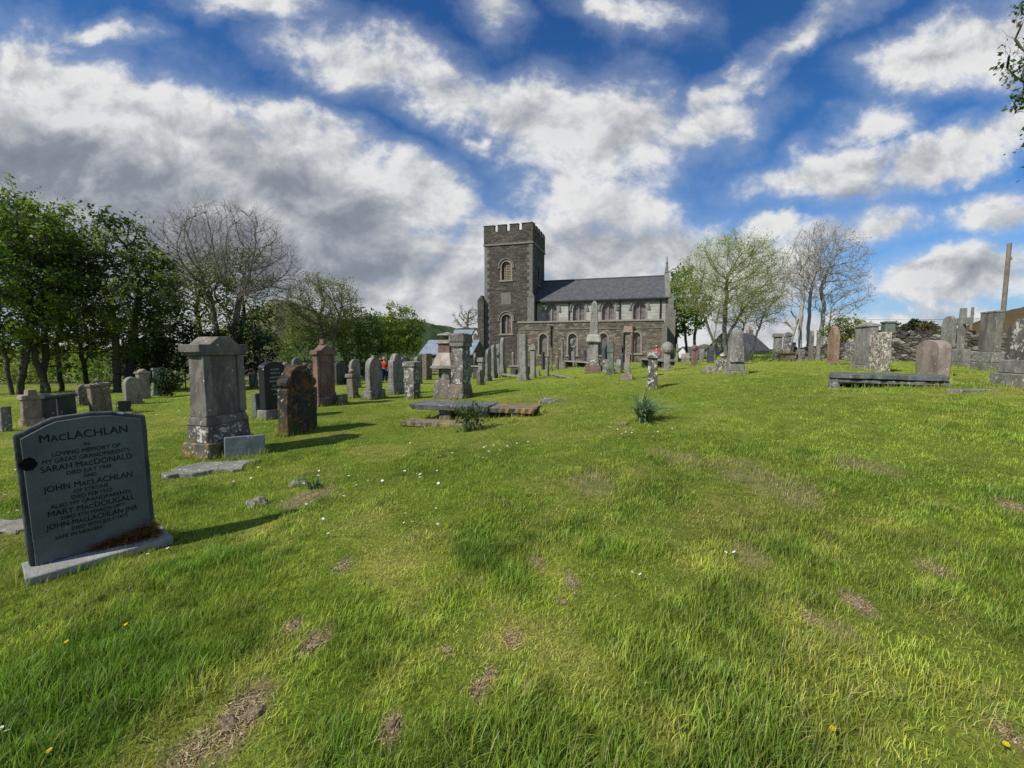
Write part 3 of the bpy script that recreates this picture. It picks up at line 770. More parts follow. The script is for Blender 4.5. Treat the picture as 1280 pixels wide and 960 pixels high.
line('ALSO MY GRANDPARENTS', .037, .408); line('MARY MacDOUGALL', .054, .359, sx=1.06); line('DIED 4TH MARCH 1957', .034, .323)
line('JOHN MacLACHLAN JNR', .050, .277, sx=1.02); line('DIED 20TH JULY 1972', .034, .240, x=.03); line('SAFE IN HEAVEN', .034, .202, x=-.09)
# dark round blotch on the left margin
bl = MB(); n = 18
pts = [(-w_ml/2+.055+.043*math.cos(2*PI*i/n)*(1+.12*math.sin(5*i)), .72*s+.046*math.sin(2*PI*i/n)*(1+.1*math.cos(3*i))) for i in range(n)]
bl.prism(pts, -t_ml/2-.016, -t_ml/2-.005).build('black_blotch', plain('black_growth', (.006, .006, .007), .95), root)
foot(SKIRT, c_ml-e2*0+e1*.04, w_ml/2+.06, t_ml/2+.11, a_ml); foot(SLABS, c_ml+e1*.04, w_ml/2+.035, t_ml/2+.09, a_ml)
ML = dict(c=c_ml, a=a_ml, W=w_ml, T=t_ml, e1=e1, e2=e2, pz=pz)
# strands of dead grass and moss lying on the plinth
def moss_clump():
    n = 3600; s_ = RNG.uniform(0, 1, n)**.7; u = (-.05+.55*s_)*w_ml/1.0; k = .3+.7*s_
    x = u; yy = -t_ml/2-.01-np.abs(RNG.normal(0, .045, n))*k; z = pz+.004+np.abs(RNG.normal(0, .052, n))*k*np.exp(yy*-3-.3)
    L = RNG.uniform(.03, .10, n)*(.6+k*.6); d = RNG.normal(0, 1, (n, 3))*[1, .7, .25]; d /= np.linalg.norm(d, axis=1)[:, None]
    c0 = np.stack([x, yy, z], 1); sd = np.cross(d, [0, 0, 1.]); sd /= np.linalg.norm(sd, axis=1)[:, None]+1e-6; sd *= .003
    V = np.stack([c0-d*L[:, None]/2-sd, c0-d*L[:, None]/2+sd, c0+d*L[:, None]/2], 1); V[:, :, 2] = np.maximum(V[:, :, 2], pz+.002)
    col = np.where(RNG.uniform(0, 1, n)[:, None] < .55, [.22, .09, .025], [.50, .29, .09])*RNG.uniform(.4, 1.2, n)[:, None]
    T = np.arange(3*n).reshape(-1, 3)
    o = big_mesh('dead_moss', V.reshape(-1, 3), T, attr_mat('dead_moss', .2), None, np.repeat(col, 3, 0))
    o.location = c_ml; o.rotation_euler = (0, 0, a_ml); tag(o, 'rusty brown dead moss and grass heaped on the plinth of the lettered blue-grey headstone', 'moss')
moss_clump()

# ------------------------------------------------------------------ big pedimented monument
c, a, W, T, h = fit(233, 253, 314, 421, 575, 0, w=.86)
MX = c
root = place('monument', 'tall brown-grey pedimented monument with broad eaves, largest stone on the left', c, a, None, 'monument', tilt=(0, -.5))
T = .46; W = .76
MB().box(-W/2-.05, W/2+.02, -T/2-.06, T/2+.05, -.15, .13*h, .02, .02).build('foundation', OLICH, root, .02, 2, .012, 1)
b0, b1 = .13*h, .27*h
pb = MB().box(-W/2+.0, W/2-.0, -T/2+.02, T/2-.02, b0-.003, b1, .02, .02); pb.build('plinth', LICH, root, .015, 2, .006, 2)
MB().box(-W/2+.01, W/2-.01, -T/2+.03, T/2-.03, b1-.002, b1+.07*h, .035, .035).build('plinth', MONU, root, .01, 1, .004, 3)
z0 = b1+.07*h; z1 = h*.845; bw = W/2-.045
sh = MB().box(-bw, bw, -T/2+.07, T/2-.07, z0-.003, z1, .025, .015); sh.build('tablet', MONU, root, .012, 3, .005, 4)
for sx in (-1, 1):
    q = MB(); cx = sx*(bw-.055); q.box(cx-.06, cx+.06, -T/2+.045, -T/2+.078, z0+.02, z1-.002, .004, 0); q.build('pilaster', MONU, root, .006, 1, .003, 5)
pf = [(-bw-.03, z1), (bw+.03, z1), (bw+.03, z1+.04), (bw+.07, z1+.05), (bw+.07, z1+.165), (bw-.10, z1+.165), (bw-.14, z1+.20), (.10, h), (-.10, h), (-bw+.14, z1+.20), (-bw+.10, z1+.165), (-bw-.07, z1+.165), (-bw-.07, z1+.05), (-bw-.03, z1+.04)]
MB().prism(pf, -T/2+.02, T/2-.02).build('pediment', MONU, root, .008, 2, .004, 6)
foot(SKIRT, c, W/2+.06, T/2+.07, a)
# blue-grey fallen block leaning on it
P = hit(281, 574); yw = math.radians(TH0*57.2958-38)
e2b = Vector((math.cos(yw), math.sin(yw), 0)); e1b = Vector((math.sin(yw), -math.cos(yw), 0)); wb = along(P, e2b, 332)
cb = P+e2b*wb/2-e1b*.10; root = tag(MB().box(-wb/2, wb/2, -.10, .10, -.08, zat(549, P.y)-P.z, 0, .03).build('fallen_block', BLUEG, None, .012, 2, .004, 9), 'blue-grey rectangular stone block lying against the foot of the tall pedimented monument', 'stone block')
root.location = cb; root.rotation_euler = (math.radians(-6), math.radians(1), yw); foot(SKIRT, cb, wb/2, .1, yw)

# ------------------------------------------------------------------ blackened scrolled stone
o, d = headstone('blackened headstone with scrolled shoulders and rusty moss, right of the tall pedimented monument', 'scroll', 345, 360, 397, 458, 546, BLACKM, th=.24, w=.78, rough=.010, tilt=(0, 1), extra=True)
r_ = d['bw']*.30; zc = d['hh']-d['bw']*.36
MB().prism([(r_*math.cos(2*PI*i/20), zc+r_*math.sin(2*PI*i/20)) for i in range(20)], -d['bt']/2-.02, -d['bt']/2+.01).build('roundel', BLACKM, o, .01, 0, 0)
MB().box(-.27, .27, -d['bt']/2-.012, -d['bt']/2+.01, .25, zc-r_*.9).build('panel', BLACKM, o, .008)
# black granite stone with white writing
o, d = headstone('black granite headstone with white writing on a square pale base', 'segment', 323, 333, 352, 452, 526, BLACKG, w=.72, th=.30, plinth=[(.17, .06)], pm=PALE, tilt=(0, 0), extra=True)
for i, (tx, zf, sz) in enumerate((('IN LOVING', .82, .055), ('MEMORY OF', .74, .055), ('A DEAR WIFE', .65, .06), ('AND MOTHER', .57, .06), ('ALSO HER', .48, .05), ('HUSBAND', .40, .06), ('AT REST', .30, .05))):
    text(tx, sz, 0, d['zz']+d['hh']*zf, -d['bt']/2-.002, WLETTER, o, sx=.9)
H_ = headstone
H_('small grey upright slab left of the black granite headstone', 'flat', 315, 321, 331, 491, 523, GREEN, rough=.006)
H_('small pale grey slab standing alone in grass between tall monument and black granite stone', 'flat', 312, 314, 323, 467, 485, GREEN)
H_('pinkish round-topped headstone behind the black granite one', 'round', 353, 356, 366, 453, 487, PINK)
H_('slim greenish round-topped stone showing above the blackened scrolled headstone', 'round', 367, 370, 380, 447, 500, GREEN)
o, d = H_('red sandstone gabled headstone with a square finial and lichen', 'flat', 389, 399, 424, 424, 509, RED, plinth=[(.14, .05), (.05, .03)], cap=('gable', .30, .05), finial=('block', .14, .07), th=.27, w=.80, tilt=(0, 0), panel=.72, rough=.006)
H_('short brown foot stone beside the red sandstone gabled headstone', 'flat', 424, 426, 432, 493, 507, BROWN, th=.12)
H_('plain dark headstone behind the red gabled one, second from it', 'segment', 418, 421, 433, 452, 482, DARK)
H_('grey round-topped headstone behind the small pedestal pillar', 'round', 437, 440, 452, 449, 485, GREY, w=.7)
H_('short pedestal stone with a knobbed top in front of a grey round headstone', 'post', 436, 442, 450, 461, 498, BROWN, plinth=[(.1, .03)], cap=('flat', .12, .03), finial=('ball', .16, .10), w=.36, th=.3)
H_('tall grey round-shouldered headstone on a wide plinth, left of the standing visitors', 'round', 455, 464, 480, 444, 500, GREY, plinth=[(.2, .08)], w=.85, th=.34, finial=('block', .07, .05), tilt=(0, 0))
H_('dark grey round-shouldered headstone on a stepped plinth, right of the standing visitors', 'shoulder', 485, 493, 506, 443, 494, GREY, plinth=[(.1, .06), (.2, .03)], w=.80, th=.33, tilt=(0, 0))
H_('narrow grey headstone just behind the dark grey round-shouldered one', 'ogee', 500, 503, 509, 446, 473, PALE)
H_('small weathered headstone with lit edge, left of the square lichened pillar', 'flat', 505, 508, 513, 448, 470, BROWN)
o, d = H_('square pillar with white lichened left side and rusty moss at its foot', 'flat', 508, 517.5, 530, 452, 499, LICH, w=.46, th=.36, cap=('flat', .16, .04), rough=.012, tilt=(0, 0))
H_('dark brown headstone in front of the low stone barn', 'flat', 528, 533, 540, 442, 475, BROWN)
H_('blue-grey distant headstone under the trees left of the pedestal stone', 'round', 425, 427, 435, 453, 470, DARK)
# far left group under the trees
H_('weathered stepped cross stone behind the left corner of the lettered slab', 'flat', 20, 29, 46, 487, 534, PINK, plinth=[(.2, .04)], cap=('flat', .1, .04), finial=('block', .12, .08), w=.40, th=.2)
H_('small dark stone with lit cap, under the left trees between two squat stones', 'flat', 43, 50, 65, 492, 530, DARK, cap=('pyramid', .13, .03), w=.32, th=.16)
H_('squat dark chest-shaped stone showing over the lettered slab', 'flat', 66, 74, 90, 492, 526, DARK, w=.36, th=.22, cap=('flat', .08, .03))
H_('leaning brown headstone with a small rounded knob, over the peak of the lettered slab', 'flat', 112, 118, 133, 472, 522, BROWN, cap=('flat', .07, .03), finial=('urn', .14, .06), tilt=(2, -4), w=.42, th=.16)
H_('tiny dark marker stone in the grass behind the lettered slab', 'flat', 145, 147, 154, 501, 516, DARK, tilt=(3, 5))
H_('pale round-topped headstone under the left trees', 'round', 152, 159, 174, 471, 506, PALE, th=.18, w=.48)
H_('brown slab with projecting cap, right of the pale round-topped headstone', 'flat', 170, 176, 188, 461, 499, PINK, cap=('gable', .18, .04), w=.36, th=.2)
H_('pale blue-green pedestal stone with a stepped base under the trees', 'flat', 185, 192, 205, 460, 495, GREEN, plinth=[(.18, .08), (.12, .05)], cap=('flat', .1, .04), w=.42, th=.24)
H_('thin grey post stone at the left edge of the lawn', 'flat', 0, 3, 9, 508, 540, GREY, w=.16, th=.10)

# ------------------------------------------------------------------ the two tall lichened monuments behind the long slab
c, a, W, T, h = fit(551, 563, 577, 415, 498, 0, w=.62, th=.42)
root = place('monument', 'broken tiered monument of pinkish stone with a sloping pale shoulder, behind the long slab', c, a, None, 'monument', tilt=(0, -1))
root.scale = (1.45, 1.35, 1); MB().box(-.33, .33, -.24, .24, -.1, .28*h, .03, .03).build('plinth', BROWN, root, .02, 2, .014, 1)
MB().lathe([(.13, .28*h-.01), (.12, .46*h)], 8, (-.15, -.05)).lathe([(.10, .28*h-.01), (.09, .46*h)], 8, (.17, .03)).build('column', PALE, root)
MB().box(-.19, .26, -.16, .16, .28*h-.01, .46*h, .01, .01).build('tablet', BROWN, root, .01, 2, .012, 2)
MB().box(-.36, .36, -.27, .27, .455*h, .49*h).build('ledge', PALE, root, .01, 2, .01, 3)
MB().box(-.34, .34, -.25, .25, .49*h-.002, .69*h, .13, .09).build('shoulder_stone', stone_mat('pale_pink_sandstone', (.50, .42, .34), (.2, .14, .1), .3, moss=.1), root, .015, 2, .012, 4)
MB().box(-.20, .20, -.15, .15, .69*h-.002, .82*h, .01, .01).build('neck', RED, root, .01, 2, .012, 5)
MB().box(-.24, .24, -.18, .18, .82*h-.002, .88*h, .05, .04).build('cap', PALE, root, .02, 2, .01, 6)
MB().lathe([(.13, .88*h-.01), (.08, .91*h), (.25, .95*h), (.22, .965*h), (.08, .985*h), (.02, h)], 12).build('finial', GREY, root, 0, 0, .008, 7)
foot(SKIRT, c, .33, .25, a)
c, a, W, T, h = fit(566, 578, 596, 417, 499, 0, w=.74, th=.40)
root = place('monument', 'tall dark monument with chunky capital and peeling pale left side, behind the long slab', c, a, None, 'monument', tilt=(0, .6))
MB().box(-.40, .40, -.24, .24, -.1, .22*h, .05, .03).build('plinth', BROWN, root, .02, 2, .014, 1)
MB().box(-.31, .31, -.19, .19, .22*h-.002, .80*h, .02, .01).build('tablet', LICH, root, .012, 3, .012, 2)
MB().box(-.35, .35, -.22, .22, .80*h-.002, .86*h).build('capital', MONU, root, .012, 2, .012, 3)
MB().box(-.38, .38, -.25, .25, .86*h-.002, h, .03, .02).build('capital', MONU, root, .03, 2, .02, 4)
foot(SKIRT, c, .38, .24, a)
# brown slab leaning between them
o, d = H_('thin brown slab leaning between the two tall lichened monuments', 'flat', 557, 563, 575, 440, 497, BROWN, w=.5, th=.10, yaw=6, tilt=(0, 6), rough=.01)

# ------------------------------------------------------------------ table slab, centre
PL = hit(530, 524); PR = hit(668, 519)
def slab_between(uL, vL, uR, vR, zt, th_, depth, mat, sd, name, parent=None, jag=.03, lip=0.):
    pass
A = hit(532, 527); Bq = hit(672, 520); ctr = (A+Bq)/2; A = hit(526, 527); yw = math.atan2(Bq.y-A.y, Bq.x-A.x); L_ = (Bq-A).length
root = empty('table_tomb', (ctr.x, ctr.y+.28, ctr.z), yw); tag(root, 'long flat stone slab on low supports, grey at one end and orange-lichened at the other', 'tomb', 'flat slab tombs')
def rag(L, D, n=26, amp=.03, seed=1):
    rr = random.Random(seed); out = []
    for i in range(n): out.append((-L/2+L*i/n, -D/2+rr.uniform(-amp, amp)))
    for i in range(6): out.append((L/2+rr.uniform(-amp, amp), -D/2+D*i/6))
    for i in range(n): out.append((L/2-L*i/n, D/2+rr.uniform(-amp, amp)))
    for i in range(6): out.append((-L/2+rr.uniform(-amp, amp), D/2-D*i/6))
    return out
def slab(outline, z0, z1, name, mat, parent, seed, rough=.006, under=.0):
    bm = bmesh.new(); t = [bm.verts.new((x, y, z1)) for x, y in outline]; b = [bm.verts.new((x*(1-under), y*(1-under), z0)) for x, y in outline]
    bm.faces.new(t); bm.faces.new(b[::-1]); n = len(t)
    for i in range(n): bm.faces.new((t[(i+1) % n], t[i], b[i], b[(i+1) % n]))
    m = MB(); m.bm.free(); m.bm = bm; return m.build(name, mat, parent, .008, 2, rough, seed)
LT = L_*.5
HT = zat(504, ctr.y)-ctr.z
l1 = [(x-L_*.24, y) for x, y in rag(L_*.70, .80, 22, .03, 2)]; l2 = [(x+L_*.30, y+.02) for x, y in rag(L_*.385, .78, 14, .03, 5)]
HT -= .05; slab(l1, HT-.11, HT, 'slab', SLATE, root, 3, under=.05); slab(l2, HT-.13, HT-.025, 'slab', SLATEO, root, 4, under=.05)
for x_ in (-.72, .12, .85): MB().box(x_-.13, x_+.13, -.28, .28, -.1, HT-(.109 if x_ < .2 else .129)).build('support', BROWN, root, .02, 2, .015, x_)
foot(SLABS, (ctr.x, ctr.y+.28), L_/2, .3, yw); foot(SKIRT, (ctr.x, ctr.y+.28), L_/2, .30, yw)
# lichened ledger strip in front
A2 = hit(506, 533); B2 = hit(640, 529); c2 = (A2+B2)/2; yw2 = math.atan2(B2.y-A2.y, B2.x-A2.x); L2 = (B2-A2).length
o = slab(rag(L2, .42, 20, .04, 8), -.06, .035, 'ledger_stone', stone_mat('tan_ledger', (.30, .24, .15), (.12, .1, .07), .5, orange=.6, ospl=(.42, .27, .10)), None, 8)
o.location = (c2.x, c2.y+.12, c2.z); o.rotation_euler = (0, 0, yw2); tag(o, 'sunken tan ledger stone in the grass just in front of the long table slab', 'flat stone'); foot(SLABS, (c2.x, c2.y+.12), L2/2-.08, .12, yw2); foot(SKIRT, (c2.x, c2.y+.12), L2/2-.03, .18, yw2)
# flat ledger near monument, and rocks
A3 = hit(212, 594); B3 = hit(307, 585); c3 = (A3+B3)/2; yw3 = math.atan2(B3.y-A3.y, B3.x-A3.x); L3 = (B3-A3).length
o = slab([(x+.15*y, y) for x, y in rag(L3, .50, 10, .07, 4)], -.05, .045, 'ledger_stone', stone_mat('grey_ledger', (.33, .32, .29), (.16, .15, .13), .6, (.50, .49, .45), orange=.12), None, 2)
o.location = (c3.x, c3.y+.1, c3.z); o.rotation_euler = (0, 0, yw3); tag(o, 'cracked pale flat stone in the lawn in front of the tall pedimented monument', 'flat stone'); foot(SLABS, (c3.x, c3.y+.1), L3/2-.09, .16, yw3); foot(SKIRT, (c3.x, c3.y+.1), L3/2-.02, .22, yw3)
p = hit(6, 661); o = slab(rag(.5, .3, 8, .04, 4), -.05, .03, 'ledger_stone', PALE, None, 12); o.location = p; tag(o, 'small flat grey stone in the lawn at the left edge, behind the lettered slab', 'flat stone'); foot(SLABS, p, .2, .1, 0)
def rock(label, u, v, sx, sy, sz, mat, seed, name='stone_fragment', cat='stone', rz=0., sub=3):
    bm = bmesh.new(); bmesh.ops.create_icosphere(bm, subdivisions=sub, radius=1)
    from mathutils import noise
    for q in bm.verts:
        n = noise.noise(q.co*1.1+Vector((seed, 0, 0)))*.45+noise.noise(q.co*3+Vector((seed, 5, 0)))*.18+noise.noise(q.co*7+Vector((seed, 5, 0)))*.08
        q.co *= 1+n; q.co.x *= sx; q.co.y *= sy; q.co.z *= sz
    me = bpy.data.meshes.new(name); bm.to_mesh(me); bm.free(); me.materials.append(mat)
    o = link(bpy.data.objects.new(name, me)); P = hit(u, v); o.location = P; o.rotation_euler = (0, 0, rz)
    if P.y > 2.5 and cat == 'stone': foot(SKIRT, P, sx*.8, sy*.8, rz)
    return tag(o, label, cat)
rock('pale stone fragment poking from a grassy hump, below the cracked flat stone', 322, 631, .10, .07, .08, PALE, 3, rz=.5)
rock('low grey stone in the grass at the right end of the long slab', 691, 503, .32, .14, .11, GREY, 6, rz=.3)
rock('mossy stone half sunk on the grassy hump right of the pale fragment', 372, 606, .12, .09, .06, GREY, 9, rz=.2)
rock('broken grey stone at the foot of the tall grey obelisk on the right', 890, 466, .30, .2, .2, PALE, 12)
rock('small pale stone near the daisies in front of the spiky leaf clump', 778, 531, .08, .05, .05, PALE, 14)

# ------------------------------------------------------------------ middle rows, in front of the church
H_('slim square-headed post stone nearest the church path, left of the round-shouldered row', 'post', 598.5, 603, 607.5, 447, 480, GREY, w=.30, th=.24, cap=('flat', .22, .05), tilt=(0, 0))
H_('grey round-topped headstone, first of the edge-on row below the tower', 'round', 604.5, 609.5, 613, 436, 477, GREY, w=.85, th=.26, plinth=[(.14, .06)])
H_('grey round-topped headstone, second of the edge-on row below the tower', 'round', 612.5, 618, 622, 431, 473, GREY, w=.85, th=.28, plinth=[(.14, .06)])
H_('small cross stone between the second and third stones of the row below the tower', 'cross', 619, 622, 626, 430, 468, GREY, w=.7, th=.3)
H_('grey pointed headstone on a heavy plinth, third of the row below the tower', 'point', 623.5, 629.5, 634.5, 422, 469, GREY, w=.85, th=.42, plinth=[(.17, .1), (.08, .05)])
H_('tall square grey stele on a pale plinth left of the church aisle windows', 'post', 650, 658, 665.5, 418, 476, GREY, w=.62, th=.48, plinth=[(.16, .07), (.16, .03)], tilt=(0, 0))
H_('slender column with a square capital, right of the tall grey stele', 'post', 664, 668, 672.5, 429.5, 473, PALE, w=.34, th=.26, cap=('flat', .24, .06), finial=('block', .1, .08), tilt=(0, 0))
H_('thin slab seen edge-on below the first aisle window', 'flat', 677, 679, 681, 440, 462, DARK, w=.7, th=.16)
H_('small white marker block right of the slender column', 'flat', 671.5, 674, 677, 463, 470, PALE, w=.3, th=.3)
H_('small headstone behind the left side of the tall grey stele', 'flat', 652, 653.5, 656, 441, 462, PALE, w=.5, th=.14)
H_('thin red-brown pillar stone with a little cap, before the aisle drainpipe', 'post', 687, 690.5, 694.5, 433.5, 464, BROWN, w=.32, th=.26, cap=('flat', .14, .04), finial=('ball', .12, .09), plinth=[(.08, .05)], tilt=(0, 0))
H_('grey column with flat disc top on a dark block, before the second aisle window', 'column', 701, 706, 711, 422.5, 460, GREY, w=.50, th=.5, cap=('flat', .12, .02), plinth=[(.2, .10)], tilt=(0, 0), name='pillar_monument')
H_('grey pedestal with small arched head, right of the disc-topped column', 'post', 709, 718, 727, 423, 458, GREY, w=.62, th=.5, cap=('flat', .14, .06), finial=('ball', .62, .17), tilt=(0, 0))
H_('thin pale post at the right end of the raised slab tomb', 'flat', 734, 735.5, 737, 436, 459, PALE, w=.2, th=.12)
H_('slim tapering needle stone left of the tallest obelisk', 'obelisk', 741, 743, 745.5, 410, 460, GREY, w=.3, th=.25)
c, a, W, T, h = fit(742, 749, 758, 376, 466, 0, w=.62, th=.62)
root = place('obelisk', 'tallest obelisk with carved pale blocks round its waist, before the church aisle', c, a, None, 'obelisk')
MB().box(-.42, .42, -.42, .42, -.1, .10*h, .02, .02).build('plinth', RED, root, .02)
MB().box(-.32, .32, -.32, .32, .10*h-.002, .18*h, .03, .03).build('plinth', LICH, root, .02, 1, .01)
MB().box(-.24, .24, -.24, .24, .18*h-.002, .42*h, .02, .02).build('pedestal', GREY, root, .01)
MB().box(-.36, .36, -.36, .36, .42*h-.002, .53*h, .05, .05).build('carved_block', stone_mat('white_carving', (.46, .44, .39), (.3, .27, .2), .3, moss=0), root, .05, 1, .02)
MB().box(-.21, .21, -.21, .21, .53*h-.002, .96*h, .075, .075).box(-.135, .135, -.135, .135, .96*h, h, .1, .1).build('shaft', GREY, root)
foot(SKIRT, c, .4, .4, a)
H_('dark pointed-arch headstone in shadow at the foot of the tallest obelisk', 'point', 753, 756.5, 761, 429, 459, DARK, yaw=-28, w=.8, th=.3)
H_('pale grey slim stone with a notched neck, right of the tallest obelisk', 'post', 764.5, 768, 772, 427, 468, GREEN, w=.40, th=.36, plinth=[(.18, .06)], cap=('flat', .45, .012), tilt=(0, 0))
H_('tall reddish pillar with a square lichened capital, before the church door', 'post', 787.5, 791, 797.5, 408, 475, PINK, w=.42, th=.36, plinth=[(.10, .10)], cap=('flat', .20, .07), tilt=(0, 0), name='pillar_monument')
H_('stout lichened pillar with gabled cap standing alone nearest the spiky leaf clump', 'post', 806.5, 809, 820, 438, 487, LICH, w=.28, th=.24, cap=('gable', .20, .03), tilt=(0, 0), rough=.008, name='pillar_monument')
H_('mushroom-topped pillar stone at the right corner of the church', 'post', 826, 828, 835, 427, 464, PALE, w=.36, th=.32, cap=('dome', .40, .10), plinth=[(.08, .05)], tilt=(0, 0), name='pillar_monument')
H_('small grey headstone low beside the left end of the aisle wall', 'round', 640, 642, 645, 440, 461, GREY, w=.6, th=.2)
H_('small pale leaning marker between the thin slab and the red-brown pillar', 'segment', 682, 684, 686, 447, 463, PALE, w=.5, th=.15)
H_('little brown headstone between the disc-topped column and the grey pedestal', 'gable', 695, 697, 700, 444, 462, BROWN, w=.5, th=.2)
H_('short dark stone before the church door, just left of the tall reddish pillar', 'round', 777, 779, 783, 441, 463, DARK, w=.6, th=.2)
H_('small pale headstone between the tower foot and the square tomb', 'round', 584, 586, 590, 448, 472, PALE, w=.6, th=.2)
H_('grey segment-topped stone, half hidden behind the square lichened pillar', 'segment', 517, 522, 533, 446, 480, GREY, w=.6, th=.2)
H_('small round-topped brown stone under the left trees, left of the leaning knobbed stone', 'round', 96, 100, 108, 480, 508, BROWN, w=.4, th=.14)
H_('thin dark slab left of the tallest obelisk, before the second aisle window', 'flat', 730, 732, 735, 438, 458, DARK, w=.6, th=.18)
H_('lichened low stone right of the base of the tallest obelisk', 'ogee', 758, 761, 765, 449, 466, LICH, w=.55, th=.3)
H_('small grey block stone between the notched stone and the tall reddish pillar', 'gable', 774, 776, 779, 449, 466, GREY, w=.5, th=.2)
H_('dark round-topped stone behind the slim square-headed post, before the cottage', 'round', 592, 594, 599, 446, 470, DARK, w=.6, th=.2)
H_('worn brown headstone just right of the long slab and tall dark monument', 'segment', 598, 600, 604, 462, 482, BROWN, w=.5, th=.16)
H_('narrow grey stone between the thin red-brown pillar and the slender column', 'flat', 683, 684.5, 687, 452, 470, GREY, w=.4, th=.15)
H_('weathered stone among the trunks left of the two-stemmed tree', 'round', 872, 875, 880, 436, 453, GREY, w=.7, th=.25)
H_('stubby pinkish stone left of the two-stemmed tree, nearest the church corner', 'gable', 850, 852, 856, 442, 457, PINK, w=.5, th=.2)
H_('dark slab between the white-patched urn pillar and the rusty chest tomb', 'flat', 988, 990, 995, 428, 449, DARK, w=.7, th=.2)
H_('lichened slab standing before the stone wall left of the big grey pedestal', 'shoulder', 1058, 1062, 1067, 424, 452, LICH, w=.7, th=.2)
H_('grey slab before the stone wall, between the lichen-spotted stone and the pinkish one', 'segment', 1120, 1126, 1130, 430, 450, GREY, w=.8, th=.2)
# raised slab tombs
def tomb(label, uL, uR, vB, vT, D_, mat, mat2, posts=3, name='table_tomb', th_=.09, box=False, dy=0., grp='flat slab tombs'):
    A = hit(uL, vB); B = hit(uR, vB); yw = math.atan2(B.y-A.y, B.x-A.x); L = (B-A).length; c = (A+B)/2
    n = Vector((-math.sin(yw), math.cos(yw), 0)); c = c+n*D_/2; c.z = min(A.z, B.z); h = zat(vT, c.y)-c.z
    o = empty(name, c, yw); tag(o, label, 'tomb', grp)
    slab(rag(L, D_, 14, .012, int(uL)), h-th_, h, 'slab', mat, o, uL)
    if box: MB().box(-L/2+.08, L/2-.08, -D_/2+.08, D_/2-.08, -.15, h-th_-.002).build('chest', mat2, o, .01, 1, .008)
    else:
        for i in range(posts):
            x = -L/2+.18+(L-.36)*i/max(posts-1, 1); MB().box(x-.09, x+.09, -D_/2+.08, D_/2-.08, -.15, h-th_-.002).build('support', mat2, o, .01, 1, .01, i)
    foot(SLABS, c, L/2, D_/2-.05, yw); foot(SKIRT, c, L/2, D_/2, yw); return o
tomb('dark raised slab tomb before the aisle wall, under the grey pedestal', 704, 737, 460, 451.5, .8, PALE, DARK)
tomb('low grey chest tomb between the row below the tower and the tall grey stele', 636, 652, 469, 457, 1.1, GREY, DARK, box=True)
tomb('flat low slab in the grass in front of the low grey chest tomb', 624, 650, 472, 468.5, .5, PALE, GREY)
tomb('thin grey kerb slab on the lawn between the tall stele and the tallest obelisk', 690, 717, 473, 470, .25, PALE, GREY, th_=.05)
tomb('grey bench-like slab tomb behind the stout lichened pillar, where a visitor sits', 799, 827, 460.5, 448.5, .7, GREY, DARK, grp='flat slab tombs')
tomb('pale slab tomb on short legs behind the pedestal stone, left of centre', 413, 437, 481, 469.5, .9, PALE, BROWN)
tomb('square grey tomb behind the slim post stone, left of the tower', 589, 600, 474, 457, .7, PALE, DARK, box=True)
H_('thin stone post standing behind the square grey tomb left of the tower', 'post', 592, 594, 597, 441, 466, PALE, w=.3, th=.25)
# ------------------------------------------------------------------ right half
H_('white lichened cross stone in the shade beyond the church corner', 'cross', 842, 845, 851, 430, 453, PALE, w=.8, th=.2)
H_('small white gabled stone beyond the church corner', 'gable', 854, 857, 862, 441, 453, PALE)
H_('rusty brown stone with pale knob, left of the two-stemmed tree', 'post', 859.5, 863, 869, 431, 458, RED, w=.4, th=.36, finial=('ball', .3, .14), plinth=[(.1, .05)])
H_('dark weathered headstone just left of the two-stemmed tree', 'ogee', 883, 886, 892, 432, 455, DARK)
H_('short lichened pillar stone touching the left side of the tall grey obelisk', 'post', 893, 896, 904, 440, 466, LICH, w=.5, th=.4, finial=('urn', .25, .12))
H_('tall grey obelisk on a two-step plinth, alone on the crest right of the church', 'obelisk', 901, 909, 920, 411, 469, GREY, w=.52, th=.48, plinth=[(.09, .06), (.19, .02)], tilt=(0, 0), name='obelisk', cat='obelisk')
H_('reddish slab behind the right side of the tall grey obelisk', 'flat', 917, 922, 929, 425, 455, PINK)
H_('small dark headstone between the reddish slab and the slate-roofed house', 'round', 930, 933, 938, 432, 453, DARK)
H_('grey capped pillar right of the slate-roofed house gable', 'post', 965, 968, 974, 417, 450, GREY, w=.4, th=.4, cap=('flat', .2, .07))
H_('urn-topped pillar with white patch, left of the pale-stemmed bare trees', 'post', 974, 978, 987, 415, 450, LICH, w=.5, th=.5, cap=('dome', .3, .05), plinth=[(.15, .07)])
tomb('rusty brown chest tomb below the pale-stemmed bare trees', 978, 996, 452, 440, .9, RED, OLICH, box=True)
H_('grey slab right of the rusty chest tomb', 'flat', 995, 998, 1003, 437, 452, GREY)
H_('tall grey-brown pointed stone, left one of a close pair below the bare trees', 'point', 1008, 1012, 1018, 413, 451, BROWN, plinth=[(.1, .05)])
H_('tall grey-brown headstone, right one of a close pair below the bare trees', 'ogee', 1017, 1020, 1027, 418, 451, GREY, plinth=[(.18, .06)])
H_('orange-brown pointed headstone with dark right side, left of the big grey pedestal', 'point', 1028, 1041, 1046, 407, 456, ORANGE, w=.75, th=.25, plinth=[(.1, .04)], tilt=(0, 0))
H_('small white mottled stone, left of a pair behind the big grey pedestal', 'ogee', 1048, 1050, 1053, 432, 450, PALE)
H_('small white mottled stone, right of a pair behind the big grey pedestal', 'round', 1054, 1056, 1060, 431, 450, PALE)
H_('big grey pedestal stone with stepped base, behind the left end of the right slab tomb', 'flat', 1063, 1080, 1089, 403, 463, GREY, w=.95, th=.4, plinth=[(.10, .08), (.18, .03)], cap=('pyramid', .14, .03), tilt=(0, 0))
